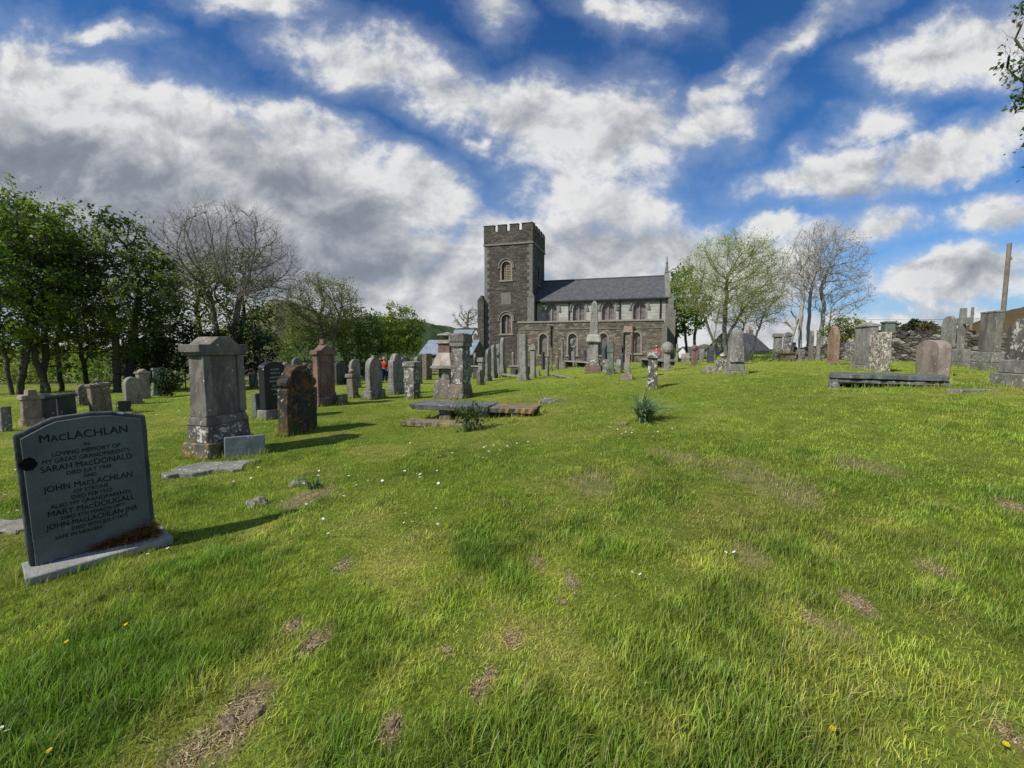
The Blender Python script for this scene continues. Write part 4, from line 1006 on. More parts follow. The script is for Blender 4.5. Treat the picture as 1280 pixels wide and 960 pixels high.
H_('brown stone covered in white lichen spots with rusty foot, behind the right slab tomb', 'flat', 1087, 1101, 1110, 416, 466, SPOT, w=.70, th=.2, tilt=(0, 1), rough=.01)
H_('square-topped grey stone block rising behind the lichen-spotted brown stone', 'post', 1095, 1104, 1113, 402, 449, GREEN, w=.7, th=.6, cap=('flat', .1, .04))
o, d = H_('low pinkish headstone with rounded shoulders behind the right slab tomb', 'segment', 1144, 1172, 1184, 425, 471, PINK, w=.86, th=.22, tilt=(0, 0), rough=.006)
H_('smooth grey round-topped headstone on a dark base behind the pinkish stone', 'round', 1172, 1187, 1193, 395, 455, GREY, w=.8, th=.2, plinth=[(.30, .04), (.05, .03)], pm=DARK, tilt=(0, 0))
H_('rough grey cross stone on a dark block base, right of the smooth round-topped headstone', 'cross', 1184, 1203, 1214, 385, 459, GREY, w=.85, th=.28, plinth=[(.08, .08), (.22, .04)], tilt=(0, 0))
H_('tall square-cut brown stele on a two-step base left of the telegraph pole', 'flat', 1208, 1238, 1250, 389, 465, MONU, w=.74, th=.32, plinth=[(.15, .09), (.17, .06)], pm=GREY, cap=('flat', .05, .01), tilt=(0, 0))
H_('large mottled monument cut by the right edge of the photo, on a stepped base', 'ogee', 1248, 1278, 1300, 398, 486, LICH, w=.74, th=.42, plinth=[(.2, .12), (.2, .05)], pm=GREY, tilt=(0, 0), rough=.01)
# right slab tomb with two broken layers
A = hit(1036, 485); B = hit(1187, 483.5); yw = math.atan2(B.y-A.y, B.x-A.x); L = (B-A).length; c = (A+B)/2; n = Vector((-math.sin(yw), math.cos(yw), 0)); c = c+n*.42; c.z = min(A.z, B.z)
h = zat(467.5, c.y)-c.z
root = empty('table_tomb', c, yw); tag(root, 'long grey slab tomb with a split dark lower layer, on the right of the lawn', 'tomb', 'flat slab tombs')
slab(rag(L, .85, 24, .02, 31), h-.085, h, 'slab', SLATE, root, 5); slab([(x+.05, y) for x, y in rag(L*.93, .78, 24, .035, 33)], h-.17, h-.105, 'lower_slab', SLATE, root, 6)
MB().box(-L/2-.02, -L/2+.16, -.40, .36, -.12, h-.087).build('end_stone', SLATE, root, .02, 2, .015, 7)
for x in (-.2, .75): MB().box(L/2*x-.1, L/2*x+.1, -.28, .3, -.12, h-.172).build('support', BROWN, root, .01, 2, .012, 8)
foot(SLABS, c, L/2, .34, yw); foot(SKIRT, c, L/2, .38, yw)
p = hit(1215, 489); o = slab(rag(.7, .16, 8, .03, 4), -.05, .03, 'ledger_stone', PALE, None, 22); o.location = p; tag(o, 'thin sunken kerb stone in the grass below the tall brown stele', 'flat stone')
# ------------------------------------------------------------------ church
RUB = rubble('rubble_wall', [(.13, .11, .09), (.20, .16, .125), (.16, .14, .12), (.27, .225, .165), (.12, .105, .09), (.235, .17, .13), (.18, .16, .135), (.31, .265, .20)], (2.3, 2.3, 6.5), (.16, .14, .11), .05)
TOW = rubble('tower_rubble', [(.085, .077, .065), (.12, .107, .087), (.10, .09, .076), (.145, .128, .10), (.078, .072, .062), (.125, .11, .09), (.165, .145, .115)], (2.2, 2.2, 6.), (.10, .09, .075), .05)
ASH = masonry('pale_ashlar', [(.40, .40, .35), (.46, .46, .40), (.52, .51, .44), (.43, .42, .37)], .34, .9, (.36, .35, .30), None, .012)
DRESS = stone_mat('dressed_sandstone', (.36, .30, .235), (.17, .14, .11), .3, moss=0, dk=.3, bump=.2)
DRESSG = stone_mat('dressed_grey_stone', (.23, .215, .185), (.10, .095, .085), .3, moss=0, dk=.3, bump=.2)
def slate(name, c1, c2, row=.22):
    m, t, b = newmat(name); tc = t.new('ShaderNodeTexCoord'); sp = t.new('ShaderNodeSeparateXYZ'); t.put(sp.inputs[0], tc.outputs['Object'])
    cb = t.new('ShaderNodeCombineXYZ'); t.put(cb.inputs[0], sp.outputs[0]); t.put(cb.inputs[1], t.math('MULTIPLY', sp.outputs[2], 1.4))
    br = t.new('ShaderNodeTexBrick'); t.put(br.inputs['Vector'], cb.outputs[0]); br.inputs['Scale'].default_value = 1
    br.inputs['Row Height'].default_value = row; br.inputs['Brick Width'].default_value = .3; br.inputs['Mortar Size'].default_value = .008
    br.inputs['Color1'].default_value = (*c1, 1); br.inputs['Color2'].default_value = (*c2, 1); br.inputs['Mortar'].default_value = (c1[0]*.3, c1[1]*.3, c1[2]*.3, 1)
    n = t.noise(tc.outputs['Object'], 1.5, 7, .75); n2 = t.noise(t.mapping(tc.outputs['Object'], (2, 2, .5)), 1.6, 5, .7)
    col = t.mix(t.ramp(n, .5, .72, 0, .7), br.outputs['Color'], (.16, .16, .15)); col = t.mix(t.ramp(n2, .3, .6, .5, 0), col, tuple(x*.5 for x in c1))
    t.put(b.inputs['Base Color'], col); b.inputs['Roughness'].default_value = .7; t.put(b.inputs['Normal'], t.bump(t.math('ADD', n, br.outputs['Fac']), .4, .03)); return m
SLR = slate('slate_roof', (.085, .085, .088), (.12, .12, .122))
GLASS, t_, b_ = newmat('leaded_glass'); b_.inputs['Roughness'].default_value = .25; b_.inputs['Specular IOR Level'].default_value = .5
tcg = t_.new('ShaderNodeTexCoord'); ng = t_.noise(tcg.outputs['Object'], 3., 4); t_.put(b_.inputs['Base Color'], t_.mix(t_.ramp(ng, .35, .6), (.10, .085, .075), (.19, .16, .14)))
DARKIN = plain('dark_opening', (.02, .018, .016), .9, .2, bump=0)
IRON = plain('cast_iron', (.025, .022, .02), .6, .2, bump=0)
LEAD = plain('lead', (.10, .105, .11), .7)
th = math.atan(.30); E1 = Vector((math.cos(th), -math.sin(th), 0)); E2 = Vector((math.sin(th), math.cos(th), 0))
C0 = Vector((2.4, 52.0, 0)); base = -.75
church = empty('church', (C0.x, C0.y, base), -th); tag(church, 'old dark stone church with a battlemented square tower and slate-roofed nave', 'church')
Z = lambda v, y=52.: zat(v, y)-base
def wx(u, off):   # position along the front, for a wall plane off metres behind the tower front
    P = Vector((C0.x, C0.y, 0))+E2*off; return along(Vector((P.x, P.y, 3.)), E1, u)
HT_ = zat(278.5, 52)-base; HS = zat(302.5, 52)-base; HM = zat(286, 52)-base
TWd, TDp = 6.0, 6.6; TX0 = -TWd
def win_set(parent, cx, w, z0, z1, M, depth, lights=2, louvre=False, hood=True, sill=True, dress=DRESS):
    fr = MB(); r = w/2
    # dressed surround ring, proud of the wall
    outer = arch(cx, w+.36, z0, z1+.18, 12); inner = arch(cx, w, z0, z1, 12)
    n = len(outer)
    for i in range(1, n-1+1):
        a, b = outer[i], outer[(i+1) % n]; c, d = inner[i], inner[(i+1) % n]
        if i == n: continue
        if i == n-1: a, b, c, d = outer[n-1], outer[0], inner[n-1], inner[0]
        fr.prism([c, a, b, d] if True else [], -.03, .05, M)
    f = fr.build('window', dress, parent)
    pn = MB(); pn.prism(inner, depth-.02, depth, M); pane = pn.build('pane', DARKIN if louvre else GLASS, f)
    mu = MB()
    if lights == 2:
        mu.box(cx-.06, cx+.06, depth-.16, depth-.03, z0, z1-.04, M=M)
        # tracery heads of the two lights
        q = r-.06
        for s in (-1, 1):
            xc = cx+s*(r/2+.03)*1.; rr = (r-.06)/2
            for i in range(6):
                a0, a1 = PI*i/6, PI*(i+1)/6; zt = z1-r*.62
                mu.prism([(xc+rr*math.cos(a0), zt+rr*math.sin(a0)), (xc+(rr+.07)*math.cos(a0), zt+(rr+.07)*math.sin(a0)), (xc+(rr+.07)*math.cos(a1), zt+(rr+.07)*math.sin(a1)), (xc+rr*math.cos(a1), zt+rr*math.sin(a1))], depth-.14, depth-.04, M)
        mu.build('mullion', dress, f)
    if louvre:
        lv = MB(); k = z0+.12
        while k < z1-.25: lv.box(cx-r+.03, cx+r-.03, depth-.12, depth-.045, k, k+.07, M=M); k += .2
        for xx in (-r/2, r/2): lv.box(cx+xx-.03, cx+xx+.03, depth-.13, depth-.125+.02, z0, z1-.25, M=M)
        lv.build('louvre', plain('louvre_slats', (.40, .33, .24), .9), f)
    if hood:
        hd = MB(); ro, ri = r+.42, r+.26; zc = z1-r; nn = 12
        for i in range(nn):
            a0, a1 = -.12+(PI+.24)*i/nn, -.12+(PI+.24)*(i+1)/nn
            hd.prism([(cx+ri*math.cos(a0), zc+ri*math.sin(a0)), (cx+ro*math.cos(a0), zc+ro*math.sin(a0)), (cx+ro*math.cos(a1), zc+ro*math.sin(a1)), (cx+ri*math.cos(a1), zc+ri*math.sin(a1))], -.14, -.005, M)
        for s in (-1, 1): hd.box(cx+s*(r+.34)-.14, cx+s*(r+.34)+.14, -.13, -.004, zc-.22, zc-.06, M=M)
        hd.build('hood_mould', DRESSG, f)
    if sill: MB().box(cx-r-.3, cx+r+.3, -.10, .10, z0-.2, z0-.002, M=M).build('sill', dress, f)
    return f
I4 = Matrix.Identity(4)
# tower front (local y=0), sides
tw1 = (TX0+2.62+.15, 1.15, zat(350, 53)-base, zat(327, 53)-base); tw2 = (tw1[0], 1.2, zat(417, 53)-base, zat(393, 53)-base)
tm = MB()
holes = [arch(tw1[0], tw1[1], tw1[2], tw1[3]), arch(tw2[0], tw2[1], tw2[2], tw2[3])]
wall_holes(tm, [(TX0, 0), (0, 0), (0, HM), (TX0, HM)], holes, I4, .45)
RM = Matrix.Translation((0, 0, 0)) @ Matrix.Rotation(PI/2, 4, 'Z')   # right side: local x -> +y
sw = (TDp*.48, 1.0, zat(356, 55)-base, zat(331, 55)-base)
wall_holes(tm, [(.45, 0), (TDp-.45, 0), (TDp-.45, HM), (.45, HM)], [arch(*sw)], RM, .45)
tm.box(TX0, TX0+.45, .45, TDp-.45, 0, HM); tm.box(TX0, 0, TDp-.45, TDp, 0, HM)
tm.build('tower_wall', TOW, church)
tr = MB(); tr.box(TX0+.46, -.46, .46, TDp-.46, HM-1.2, HM-1.1); tr.build('tower_roof', LEAD, church)
win_set(church, *tw1, I4, .40, 2, True, dress=DRESS); win_set(church, *tw2, I4, .40, 2, False)
win_set(church, *sw, RM, .40, 2, True, hood=True, dress=DRESSG)
MB().box(tw1[0]-.62, tw1[0]+.62, -.05, -.002, zat(381, 53)-base, zat(366, 53)-base).build('tablet_panel', DRESSG, church, .05)
# string course and battlements
sc_ = MB(); o_ = .12
sc_.box(TX0-o_, o_, -o_, -.002, HS-.12, HS+.10).box(.002, o_, -.001, TDp+o_, HS-.12, HS+.10).box(TX0-o_, TX0-.002, -.001, TDp+o_, HS-.12, HS+.10).build('string_course', DRESSG, church)
pr = MB(); ow = .06
pr.box(TX0-ow, ow, -ow, -.003, HS+.101, HM).box(.003, ow, -.002, TDp+ow, HS+.101, HM).box(TX0-ow, TX0-.003, -.002, TDp+ow, HS+.101, HM).box(TX0, 0, TDp+.003, TDp+ow, HS+.101, HM).build('parapet', TOW, church)
def merlons(axis, L, n, big, gap, f):
    small = (L-2*big-gap*(n-1))/(n-2); x = 0
    for i in range(n):
        w_ = big if i in (0, n-1) else small; f(x, x+w_); x += w_+gap
EPS = .004
mm = [[], []]
merlons(0, TWd+2*ow, 4, 1.35, .42, lambda a, b: mm[0].append((a, b))); merlons(0, TDp+2*ow, 5, 1.15, .42, lambda a, b: mm[1].append((a, b)))
for a, b in mm[0]:
    MB().box(TX0-ow+a, TX0-ow+b, -ow, .40, HM+EPS, HT_).box(TX0-ow+a-.04, TX0-ow+b+.04, -ow-.04, .44, HT_+.001, HT_+.09).build('merlon', TOW, church)
    MB().box(TX0-ow+a, TX0-ow+b, TDp-.40, TDp+ow, HM+EPS, HT_).build('merlon', TOW, church)
for i, (a, b) in enumerate(mm[1]):
    a_ = a-ow; b__ = b-ow
    if i == 0: a_ = .405
    if i == len(mm[1])-1: b__ = TDp-.405
    MB().box(-.40, ow, a_, b__, HM+EPS, HT_).box(-.44, ow+.04, a_+.002, b__-.002, HT_+.001, HT_+.09).build('merlon', TOW, church)
    MB().box(TX0-ow, TX0+.40, a_, b__, HM+EPS, HT_).build('merlon', TOW, church)
# quoins
for side in (0, 1):
  qm = MB(); z = 0; k = 0
  while z < HS-.5:
    l = .62 if k % 2 else .36
    if side == 0: qm.box(-l, .02, -.02, .0-.001, z+.02, z+.425); qm.box(.001, .02, -.0005, .98-l, z+.02, z+.425)
    else: qm.box(TX0-.02, TX0+l, -.02, -.001, z+.02, z+.425)
    z += .42; k += 1
  qm.build('quoins', DRESSG, church)
# buttresses
bz = zat(375, 53)-base
for x0, x1, y0, y1 in ((TX0-.75, TX0+.05, -.55, .5), (-.42, .35, -.55, -.021)):
    b = MB(); top = bz if x0 < -3 else zat(371, 52)-base
    b.box(x0, x1, y0, y1, 0, top); b.prism([(x0-.001, top+.001), (x1+.001, top+.001), ((x0+x1)/2+.1, top+.6)], y0-.03, y1).build('buttress', DRESSG if x0 > -3 else TOW, church)
# weather vane
vn = MB(); vn.tube([(.0-.8, 2.8, HT_-.8), (-.8, 2.8, HT_+1.0)], .03); vn.tube([(-1.4, 2.8, HT_+.55), (-.2, 2.8, HT_+.75)], .03); vn.prism([(-1.5, HT_+.45), (-1.2, HT_+.5), (-1.2, HT_+.7), (-1.5, HT_+.75)], 2.79, 2.81).build('weather_vane', IRON, church)
# nave
off = 1.0; NX0 = .02; NX1 = wx(834.5, off); EV = zat(376.5, 52.5)-base; RG = EV+2.9; HW = 4.4; MN = Matrix.Translation((0, off, 0))
ups = (689, 723, 759.5, 798.5); uz0, uz1 = zat(400.5, 51.2)-base, zat(380.5, 51.2)-base
LZ = zat(403.5, 49.8)-base   # ledge of the aisle
hs = [(wx(u, off), 1.35, LZ+.30, LZ+.30+2.05) for u in ups]
nm = MB(); wall_holes(nm, [(NX0, 0), (NX1, 0), (NX1, EV), (NX0, EV)], [arch(*h) for h in hs], MN, .40)
nm.box(NX0, NX1, off+2*HW-.4, off+2*HW, 0, EV); nm.build('nave_wall', ASH, church)
for h in hs: win_set(church, *h, MN, .34, 2, False, dress=DRESS)
# roof
rf = MB(); e_ = .28
def roof(mb, x0, x1, y0, y1, ze, zr, t=.14):
    ym = (y0+y1)/2
    sl = (zr-ze)/(ym-y0)
    for s in (0, 1):
        A = [(y0-e_, ze-e_*sl), (ym, zr), (ym, zr+t), (y0-e_, ze-e_*sl+t)] if s == 0 else [(ym, zr), (y1+e_, ze-e_*sl), (y1+e_, ze-e_*sl+t), (ym, zr+t)]
        bm = mb.bm; a = [bm.verts.new((x0, y, z)) for y, z in A]; b = [bm.verts.new((x1, y, z)) for y, z in A]
        bm.faces.new(a); bm.faces.new(b[::-1])
        for i in range(4): bm.faces.new((a[(i+1) % 4], a[i], b[i], b[(i+1) % 4]))
roof(rf, NX0, NX1-.32, off, off+2*HW, EV+.1, RG); rfo = rf.build('nave_roof', SLR, church)
MB().box(NX0, NX1-.33, off+HW-.12, off+HW+.12, RG+.10, RG+.24).build('ridge', LEAD, rfo)
MB().box(NX0, NX1-.33, off-.40, off-.28, EV-.20, EV-.06).build('gutter', IRON, church)
MB().box(NX0, NX1, off-.10, off-.003, EV-.42, EV-.205).build('cornice', DRESSG, church)
# east gable with coping and finial
gx = NX1
g = MB()
prof_g = [(off, 0), (off+2*HW, 0), (off+2*HW, EV+.2), (off+HW, RG+.35), (off, EV+.2)]
a = [g.bm.verts.new((gx-.30, y, z)) for y, z in prof_g]; b = [g.bm.verts.new((gx+.15, y, z)) for y, z in prof_g]
g.bm.faces.new(a); g.bm.faces.new(b[::-1])
for i in range(5): g.bm.faces.new((a[(i+1) % 5], a[i], b[i], b[(i+1) % 5]))
g.build('gable_wall', RUB, church)
cp = MB()
for s in (0, 1):
    A = [(off-.35, EV-.05), (off+HW, RG+.36), (off+HW, RG+.56), (off-.35, EV+.15)] if s == 0 else [(off+HW+.001, RG+.36), (off+2*HW+.35, EV-.05), (off+2*HW+.35, EV+.15), (off+HW+.001, RG+.56)]
    a = [cp.bm.verts.new((gx-.36, y, z)) for y, z in A]; b = [cp.bm.verts.new((gx+.2, y, z)) for y, z in A]
    cp.bm.faces.new(a); cp.bm.faces.new(b[::-1])
    for i in range(4): cp.bm.faces.new((a[(i+1) % 4], a[i], b[i], b[(i+1) % 4]))
cp.build('coping', DRESSG, church)
fz = RG+.55; MB().box(gx-.30, gx+.14, off+HW-.22, off+HW+.22, fz-.05, fz+.6, .05, .05).lathe([(.15, fz+.6), (.10, fz+1.0), (.17, fz+1.1), (.08, fz+1.25), (.04, fz+1.9)], 8, (gx-.08, off+HW)).build('finial', DRESSG, church)
# buttress at the right corner of the nave
MB().box(gx-.25, gx+.75, off-.45, off+.4, 0, EV-1.4).box(gx-.1, gx+.55, off-.3, off+.38, EV-1.399, EV+.4, .1, .05).build('buttress', DRESSG, church)
# aisle
aoff = -1.5; AX0, AX1 = wx(648, aoff), wx(828.5, aoff); MA = Matrix.Translation((0, aoff, 0))
lows = [(wx(u, aoff), .92, zat(445, 50)-base+.15, zat(417.5, 50)-base) for u in (679, 715.5, 754)]
lows.append((wx(795, aoff), .92, zat(443, 47.5)-base+.15, zat(415.5, 47.5)-base))
dx_ = wx(783.5, aoff); door = (dx_, 1.15, 0, zat(434, 47.5)-base)
am = MB(); wall_holes(am, [(AX0, 0), (AX1, 0), (AX1, LZ), (AX0, LZ)], [arch(*l) for l in lows]+[[(dx_-.5, .02), (dx_+.5, .02), (dx_+.5, door[3]), (dx_-.5, door[3])]], MA, .42)
am.box(AX1-.42, AX1-.001, aoff+.42, off-.003, 0, LZ-.001); am.box(AX0+.001, AX0+.42, aoff+.42, -.56, 0, LZ-.001); am.build('aisle_wall', RUB, church)
MB().box(AX0-.10, AX1+.10, aoff-.10, off-.005, LZ+.001, LZ+.20).build('parapet_coping', DRESS, church, .03)
MB().box(AX0, AX1, aoff-.06, aoff-.004, LZ-.78, LZ-.68).build('string_course', DRESSG, church)
for l in lows: win_set(church, *l, MA, .36, 1, False, hood=False)
dm = MB().box(dx_-.5, dx_+.5, aoff+.25, aoff+.32, .02, door[3]); dd = dm.build('door', plain('brown_door_paint', (.085, .035, .025), .6), church)
for i in range(5): pass
for u in (670.5, 711, 774, 824.5):
    x = wx(u, off); MB().tube([(x, off-.1, LZ+.2), (x, off-.1, EV-.2)], .075, 8).build('drainpipe', IRON, church)
for u in (689, 780, 791):
    x = wx(u, aoff); top = zat(410, 50)-base if u < 700 else zat(411, 48)-base
    MB().tube([(x, aoff-.1, .3), (x, aoff-.1, top)], .07, 8).box(x-.14, x+.14, aoff-.2, aoff-.01, top, top+.25).build('drainpipe', plain('red_brown_pipe', (.16, .06, .04), .7, bump=0) if u == 791 else IRON, church)
x = wx(658, aoff)
MB().box(AX0-.05, AX0+.55, aoff-.35, aoff-.005, 0, LZ-1.2, .0, .05).build('buttress', DRESSG, church)
MB().box(AX1-.15, AX1+.45, aoff-.3, aoff+.5, 0, LZ-.3, .05, .05).build('buttress', DRESSG, church)

# ------------------------------------------------------------------ houses
def house(label, p, yaw, w, d, ev, rg, wallm, roofm, wins=(), chim=(), gwins=(), name='house', base_z=-1.):
    h = empty(name, (p.x, p.y, base_z), yaw); tag(h, label, 'house')
    m = MB(); wall_holes(m, [(0, 0), (w, 0), (w, ev), (0, ev)], [[(x0, z0), (x1, z0), (x1, z1), (x0, z1)] for x0, x1, z0, z1 in wins], I4, .25)
    m.box(0, .3, .25, d, 0, ev); m.box(w-.3, w, .25, d, 0, ev); m.box(.3, w-.3, d-.3, d, 0, ev)
    for x in (0, w-.3):
        A = [(0, ev), (d, ev), (d/2, rg)]; a = [m.bm.verts.new((x, y, z+.001)) for y, z in A]; b = [m.bm.verts.new((x+.3, y, z+.001)) for y, z in A]
        m.bm.faces.new(a); m.bm.faces.new(b[::-1])
        for i in range(3): m.bm.faces.new((a[(i+1) % 3], a[i], b[i], b[(i+1) % 3]))
    m.build('wall', wallm, h)
    r = MB(); roof(r, -.15, w+.15, 0, d, ev+.02, rg); ro = r.build('roof', roofm, h)
    for x0, x1, z0, z1 in wins:
        f = MB().box(x0, x1, .15, .18, z0, z1).build('window', GLASS, h); MB().box((x0+x1)/2-.04, (x0+x1)/2+.04, .10, .147, z0, z1).build('frame', plain('white_paint', (.7, .7, .68), .5, .1, bump=0), f)
    for x, y, s, z1 in chim:
        c = MB().box(x-s, x+s, y-s*.7, y+s*.7, rg-1.2, z1).build('chimney', wallm, ro)
        MB().lathe([(.12, z1), (.1, z1+.35)], 8, (x-s*.4, y)).lathe([(.12, z1), (.1, z1+.35)], 8, (x+s*.4, y)).build('chimney_pot', plain('clay_pot', (.45, .25, .15), .8), c)
    return h
WHITE = plain('white_harling', (.66, .66, .64), .9, .12)
BLUESL = slate('pale_slate_roof', (.22, .26, .33), (.30, .34, .40))
# low stone barn left of the tower
p = at(527, 470, 46); bz_ = gz(p.x, p.y)-.4
hb = house('low stone barn with a sunlit blue-grey slate roof, left of the tiered pink monument', p, math.radians(-12), 5.6, 5, zat(442, 46)-bz_, zat(426.5, 48)-bz_, RUB, BLUESL, [(1.6, 2.5, .9, 2.0)], (), name='barn', base_z=bz_)
# white cottage
p = at(562, 455, 66); bz_ = -1.6
hc = house('white cottage with pale slate roof and white chimney, seen beside the church tower', p, math.radians(-8), 6.2, 7, zat(432, 66)-bz_, zat(413, 69)-bz_, WHITE, BLUESL, [(1, 2, 1, 2.2), (3.6, 4.6, 1, 2.2)], [(4.4, 3.5, .95, zat(404, 69)-bz_)], name='cottage', base_z=bz_)
# its white gabled front
p = at(587, 455, 61); L = 1.95
gw = MB(); ap = zat(411, 61)-bz_; ee = zat(426, 61)-bz_
gw.prism([(0, 0), (1.75, 0), (1.75, ee), (.9, ap), (0, ee)], -.15, 2.5); M_ = Matrix.Translation((0, 0, 0))
gfr = empty('gabled_cottage', (p.x, p.y, bz_), math.radians(-4)); tag(gfr, 'narrow white gabled cottage wing with one pointed window, touching the church tower on its left', 'house')
gw.build('wall', WHITE, gfr); rr_ = MB()
for A in ([( -.25, ee-.25), (.9, ap+.02), (.9, ap+.16), (-.25, ee-.11)], [(.9, ap+.02), (2.0, ee-.25), (2.0, ee-.11), (.9, ap+.16)]): rr_.prism(A, -.22, 2.6)
rr_.build('roof', SLR, gfr); MB().prism(arch(.88, .62, ee-.25, ee+.95, 8, .3), -.17, -.152).build('window', GLASS, gfr)
# dark lean-to by the tower foot
p = at(586, 462, 56); bz2 = gz(p.x, p.y)-.4; ev_ = zat(440, 56)-bz2; rg_ = zat(427, 58)-bz2
sh = house('small dark slated outbuilding at the left foot of the church tower', p, math.radians(-16.7), 2.6, 4, ev_, rg_, RUB, slate('dark_slate', (.06, .07, .085), (.10, .11, .12)), (), (), name='outbuilding', base_z=bz2)
# slate-roofed house, right
p = at(922, 452, 62); bz3 = -.2
hr = house('house with a broad dark slate roof behind the trees right of the church', p, math.radians(12), 5.2, 7, zat(438, 62)-bz3, zat(418, 66)-bz3, PALE, slate('dark_house_slate', (.05, .053, .06), (.085, .087, .095)), [(1.2, 2.0, .4, 1.2)], [(4.8, 3.5, .4, zat(412, 66)-bz3)], base_z=bz3)
p = at(878, 452, 75)
# distant barn roof right
p = at(1117, 424, 48); bz4 = gz(p.x, p.y)-.5
house('low dark-roofed building beyond the dry stone wall on the right', p, math.radians(4), 2.6, 4, zat(419.5, 48)-bz4, zat(414, 50)-bz4, WHITE, slate('black_slate', (.04, .045, .055), (.06, .065, .075)), (), (), name='building', base_z=bz4)
p = at(862, 452, 90); house('distant grey-roofed cottage seen below the leafy tree at the church corner', p, math.radians(6), 4.6, 6, zat(444, 90)+1, zat(434, 93)+1, WHITE, SLR, (), (), name='cottage', base_z=-1.)

# ------------------------------------------------------------------ dry stone walls
DRY_ = rubble('dry_stone', [(.06, .055, .045), (.15, .13, .10), (.10, .09, .07), (.24, .22, .17), (.18, .155, .12), (.08, .07, .055), (.32, .30, .24)], (3., 3., 6.4), (.010, .009, .008), .10, .3)
def drywall(label, pts, mat=DRY_, thick=.5, seed=1, cap=True):
    """pts: (u, D, v_top) -> wall following the ground"""
    W = []
    for (u0, D0, v0), (u1, D1, v1) in zip(pts, pts[1:]):
        a = at(u0, v0, D0); b = at(u1, v1, D1); n = max(2, int((b-a).length/.35))
        for i in range(n): W.append(a.lerp(b, i/n))
    W.append(b); rr = random.Random(seed)
    o = empty('drystone_wall', (W[0].x, W[0].y, 0)); tag(o, label, 'wall'); O = Vector((W[0].x, W[0].y, 0))
    bm = bmesh.new(); rings = []
    for i, p in enumerate(W):
        d = (W[min(i+1, len(W)-1)]-W[max(i-1, 0)]); d.z = 0; d.normalize(); nn = Vector((d.y, -d.x, 0)); g = gz(p.x, p.y)-.3
        jt = rr.uniform(-.05, .05); row = []
        H = p.z-.2+jt-g; nz = 7
        for s in (1, -1):
            ks = range(nz+1) if s == 1 else range(nz, -1, -1)
            for k in ks:
                q = p+nn*s*(thick/2*(1-.25*k/nz)+rr.uniform(-.045, .045)); row.append(bm.verts.new((q.x-O.x, q.y-O.y, g+H*k/nz+rr.uniform(-.02, .02))))
        rings.append(row)
    for a, b in zip(rings, rings[1:]):
        for k in range(len(a)-1): bm.faces.new((a[k], b[k], b[k+1], a[k+1]))
    m = MB(); m.bm.free(); m.bm = bm; m.build('coursed_stone', mat, o)
    cm = MB()
    L = 0
    for i, p in enumerate(W[:-1]):
        d = W[i+1]-p; dn = d.copy(); dn.z = 0; ang = math.atan2(dn.y, dn.x); n = max(1, int(dn.length/.2))
        for k in range(n):
            q = p+d*((k+.5)/n); s = rr.uniform(.07, .12)
            Mx = Matrix.Translation((q.x-O.x, q.y-O.y, q.z-.21+rr.uniform(-.03, .03))) @ Matrix.Rotation(ang+rr.uniform(-.2, .2), 4, 'Z') @ Matrix.Rotation(rr.uniform(-.35, .35), 4, 'Y')
            cm.box(-s, s, -thick*.38, thick*.38, 0, rr.uniform(.13, .28), .02, .04, M=Mx)
    cm.build('cope_stones', mat, o)
    return o
drywall('tumbled dry stone wall running behind the stones on the right', [(985, 30, 436), (1040, 27, 430), (1075, 25, 424), (1110, 23.5, 415), (1150, 22, 415), (1180, 21, 413), (1235, 19.5, 414), (1290, 18.5, 411), (1370, 17.5, 408)], seed=3)
drywall('low dark field wall beyond the graves on the left', [(300, 42, 455), (345, 41, 452), (400, 40, 450), (440, 40, 451), (500, 41, 450), (530, 42, 450)], seed=5, thick=.6)
# poles
WOOD = plain('grey_pole_wood', (.24, .20, .16), .9, .45, 3.)
def pole(label, u, vB, u2, vT, D, r):
    b = at(u, vB, D); t = at(u2, vT, D); g = gz(b.x, b.y)-.5; d = t-b; b2 = b-d*((b.z-g)/d.z)
    o = empty('telegraph_pole', b2); tag(o, label, 'pole', None)
    MB().tube([(0, 0, 0), (d*((t.z-g)/d.z))*.5, d*((t.z-g)/d.z)], [r*1.15, r*1.05, r*.95], 10).build('pole', WOOD, o)
    q = d*((t.z-g)/d.z); MB().lathe([(.05, q.z-.75), (.065, q.z-.68), (.03, q.z-.6)], 8, (q.x*.93+r*1.3, q.y)).build('insulator', plain('insulator_'+str(int(u)), (.3, .28, .25), .4), o)
    return b2+q
t1 = pole('tall grey wooden pole leaning right, behind the right-hand monuments', 1252, 412, 1262, 304, 20, .082)
t2 = pole('short distant wooden pole between the rough cross stone and the brown stele', 1213, 420, 1216, 384, 44, .12)
wa = at(1240, 398, 60); wb_ = at(1040, 399, 60); wm = (wa+wb_)/2-Vector((0, 0, .15))
o = MB().tube([wa, wa.lerp(wm, .5)-Vector((0, 0, .03)), wm, wb_.lerp(wm, .5)-Vector((0, 0, .03)), wb_], .022, 4).build('overhead_wire', IRON); tag(o, 'thin overhead wire crossing the sky above the stone wall on the right', 'wire')
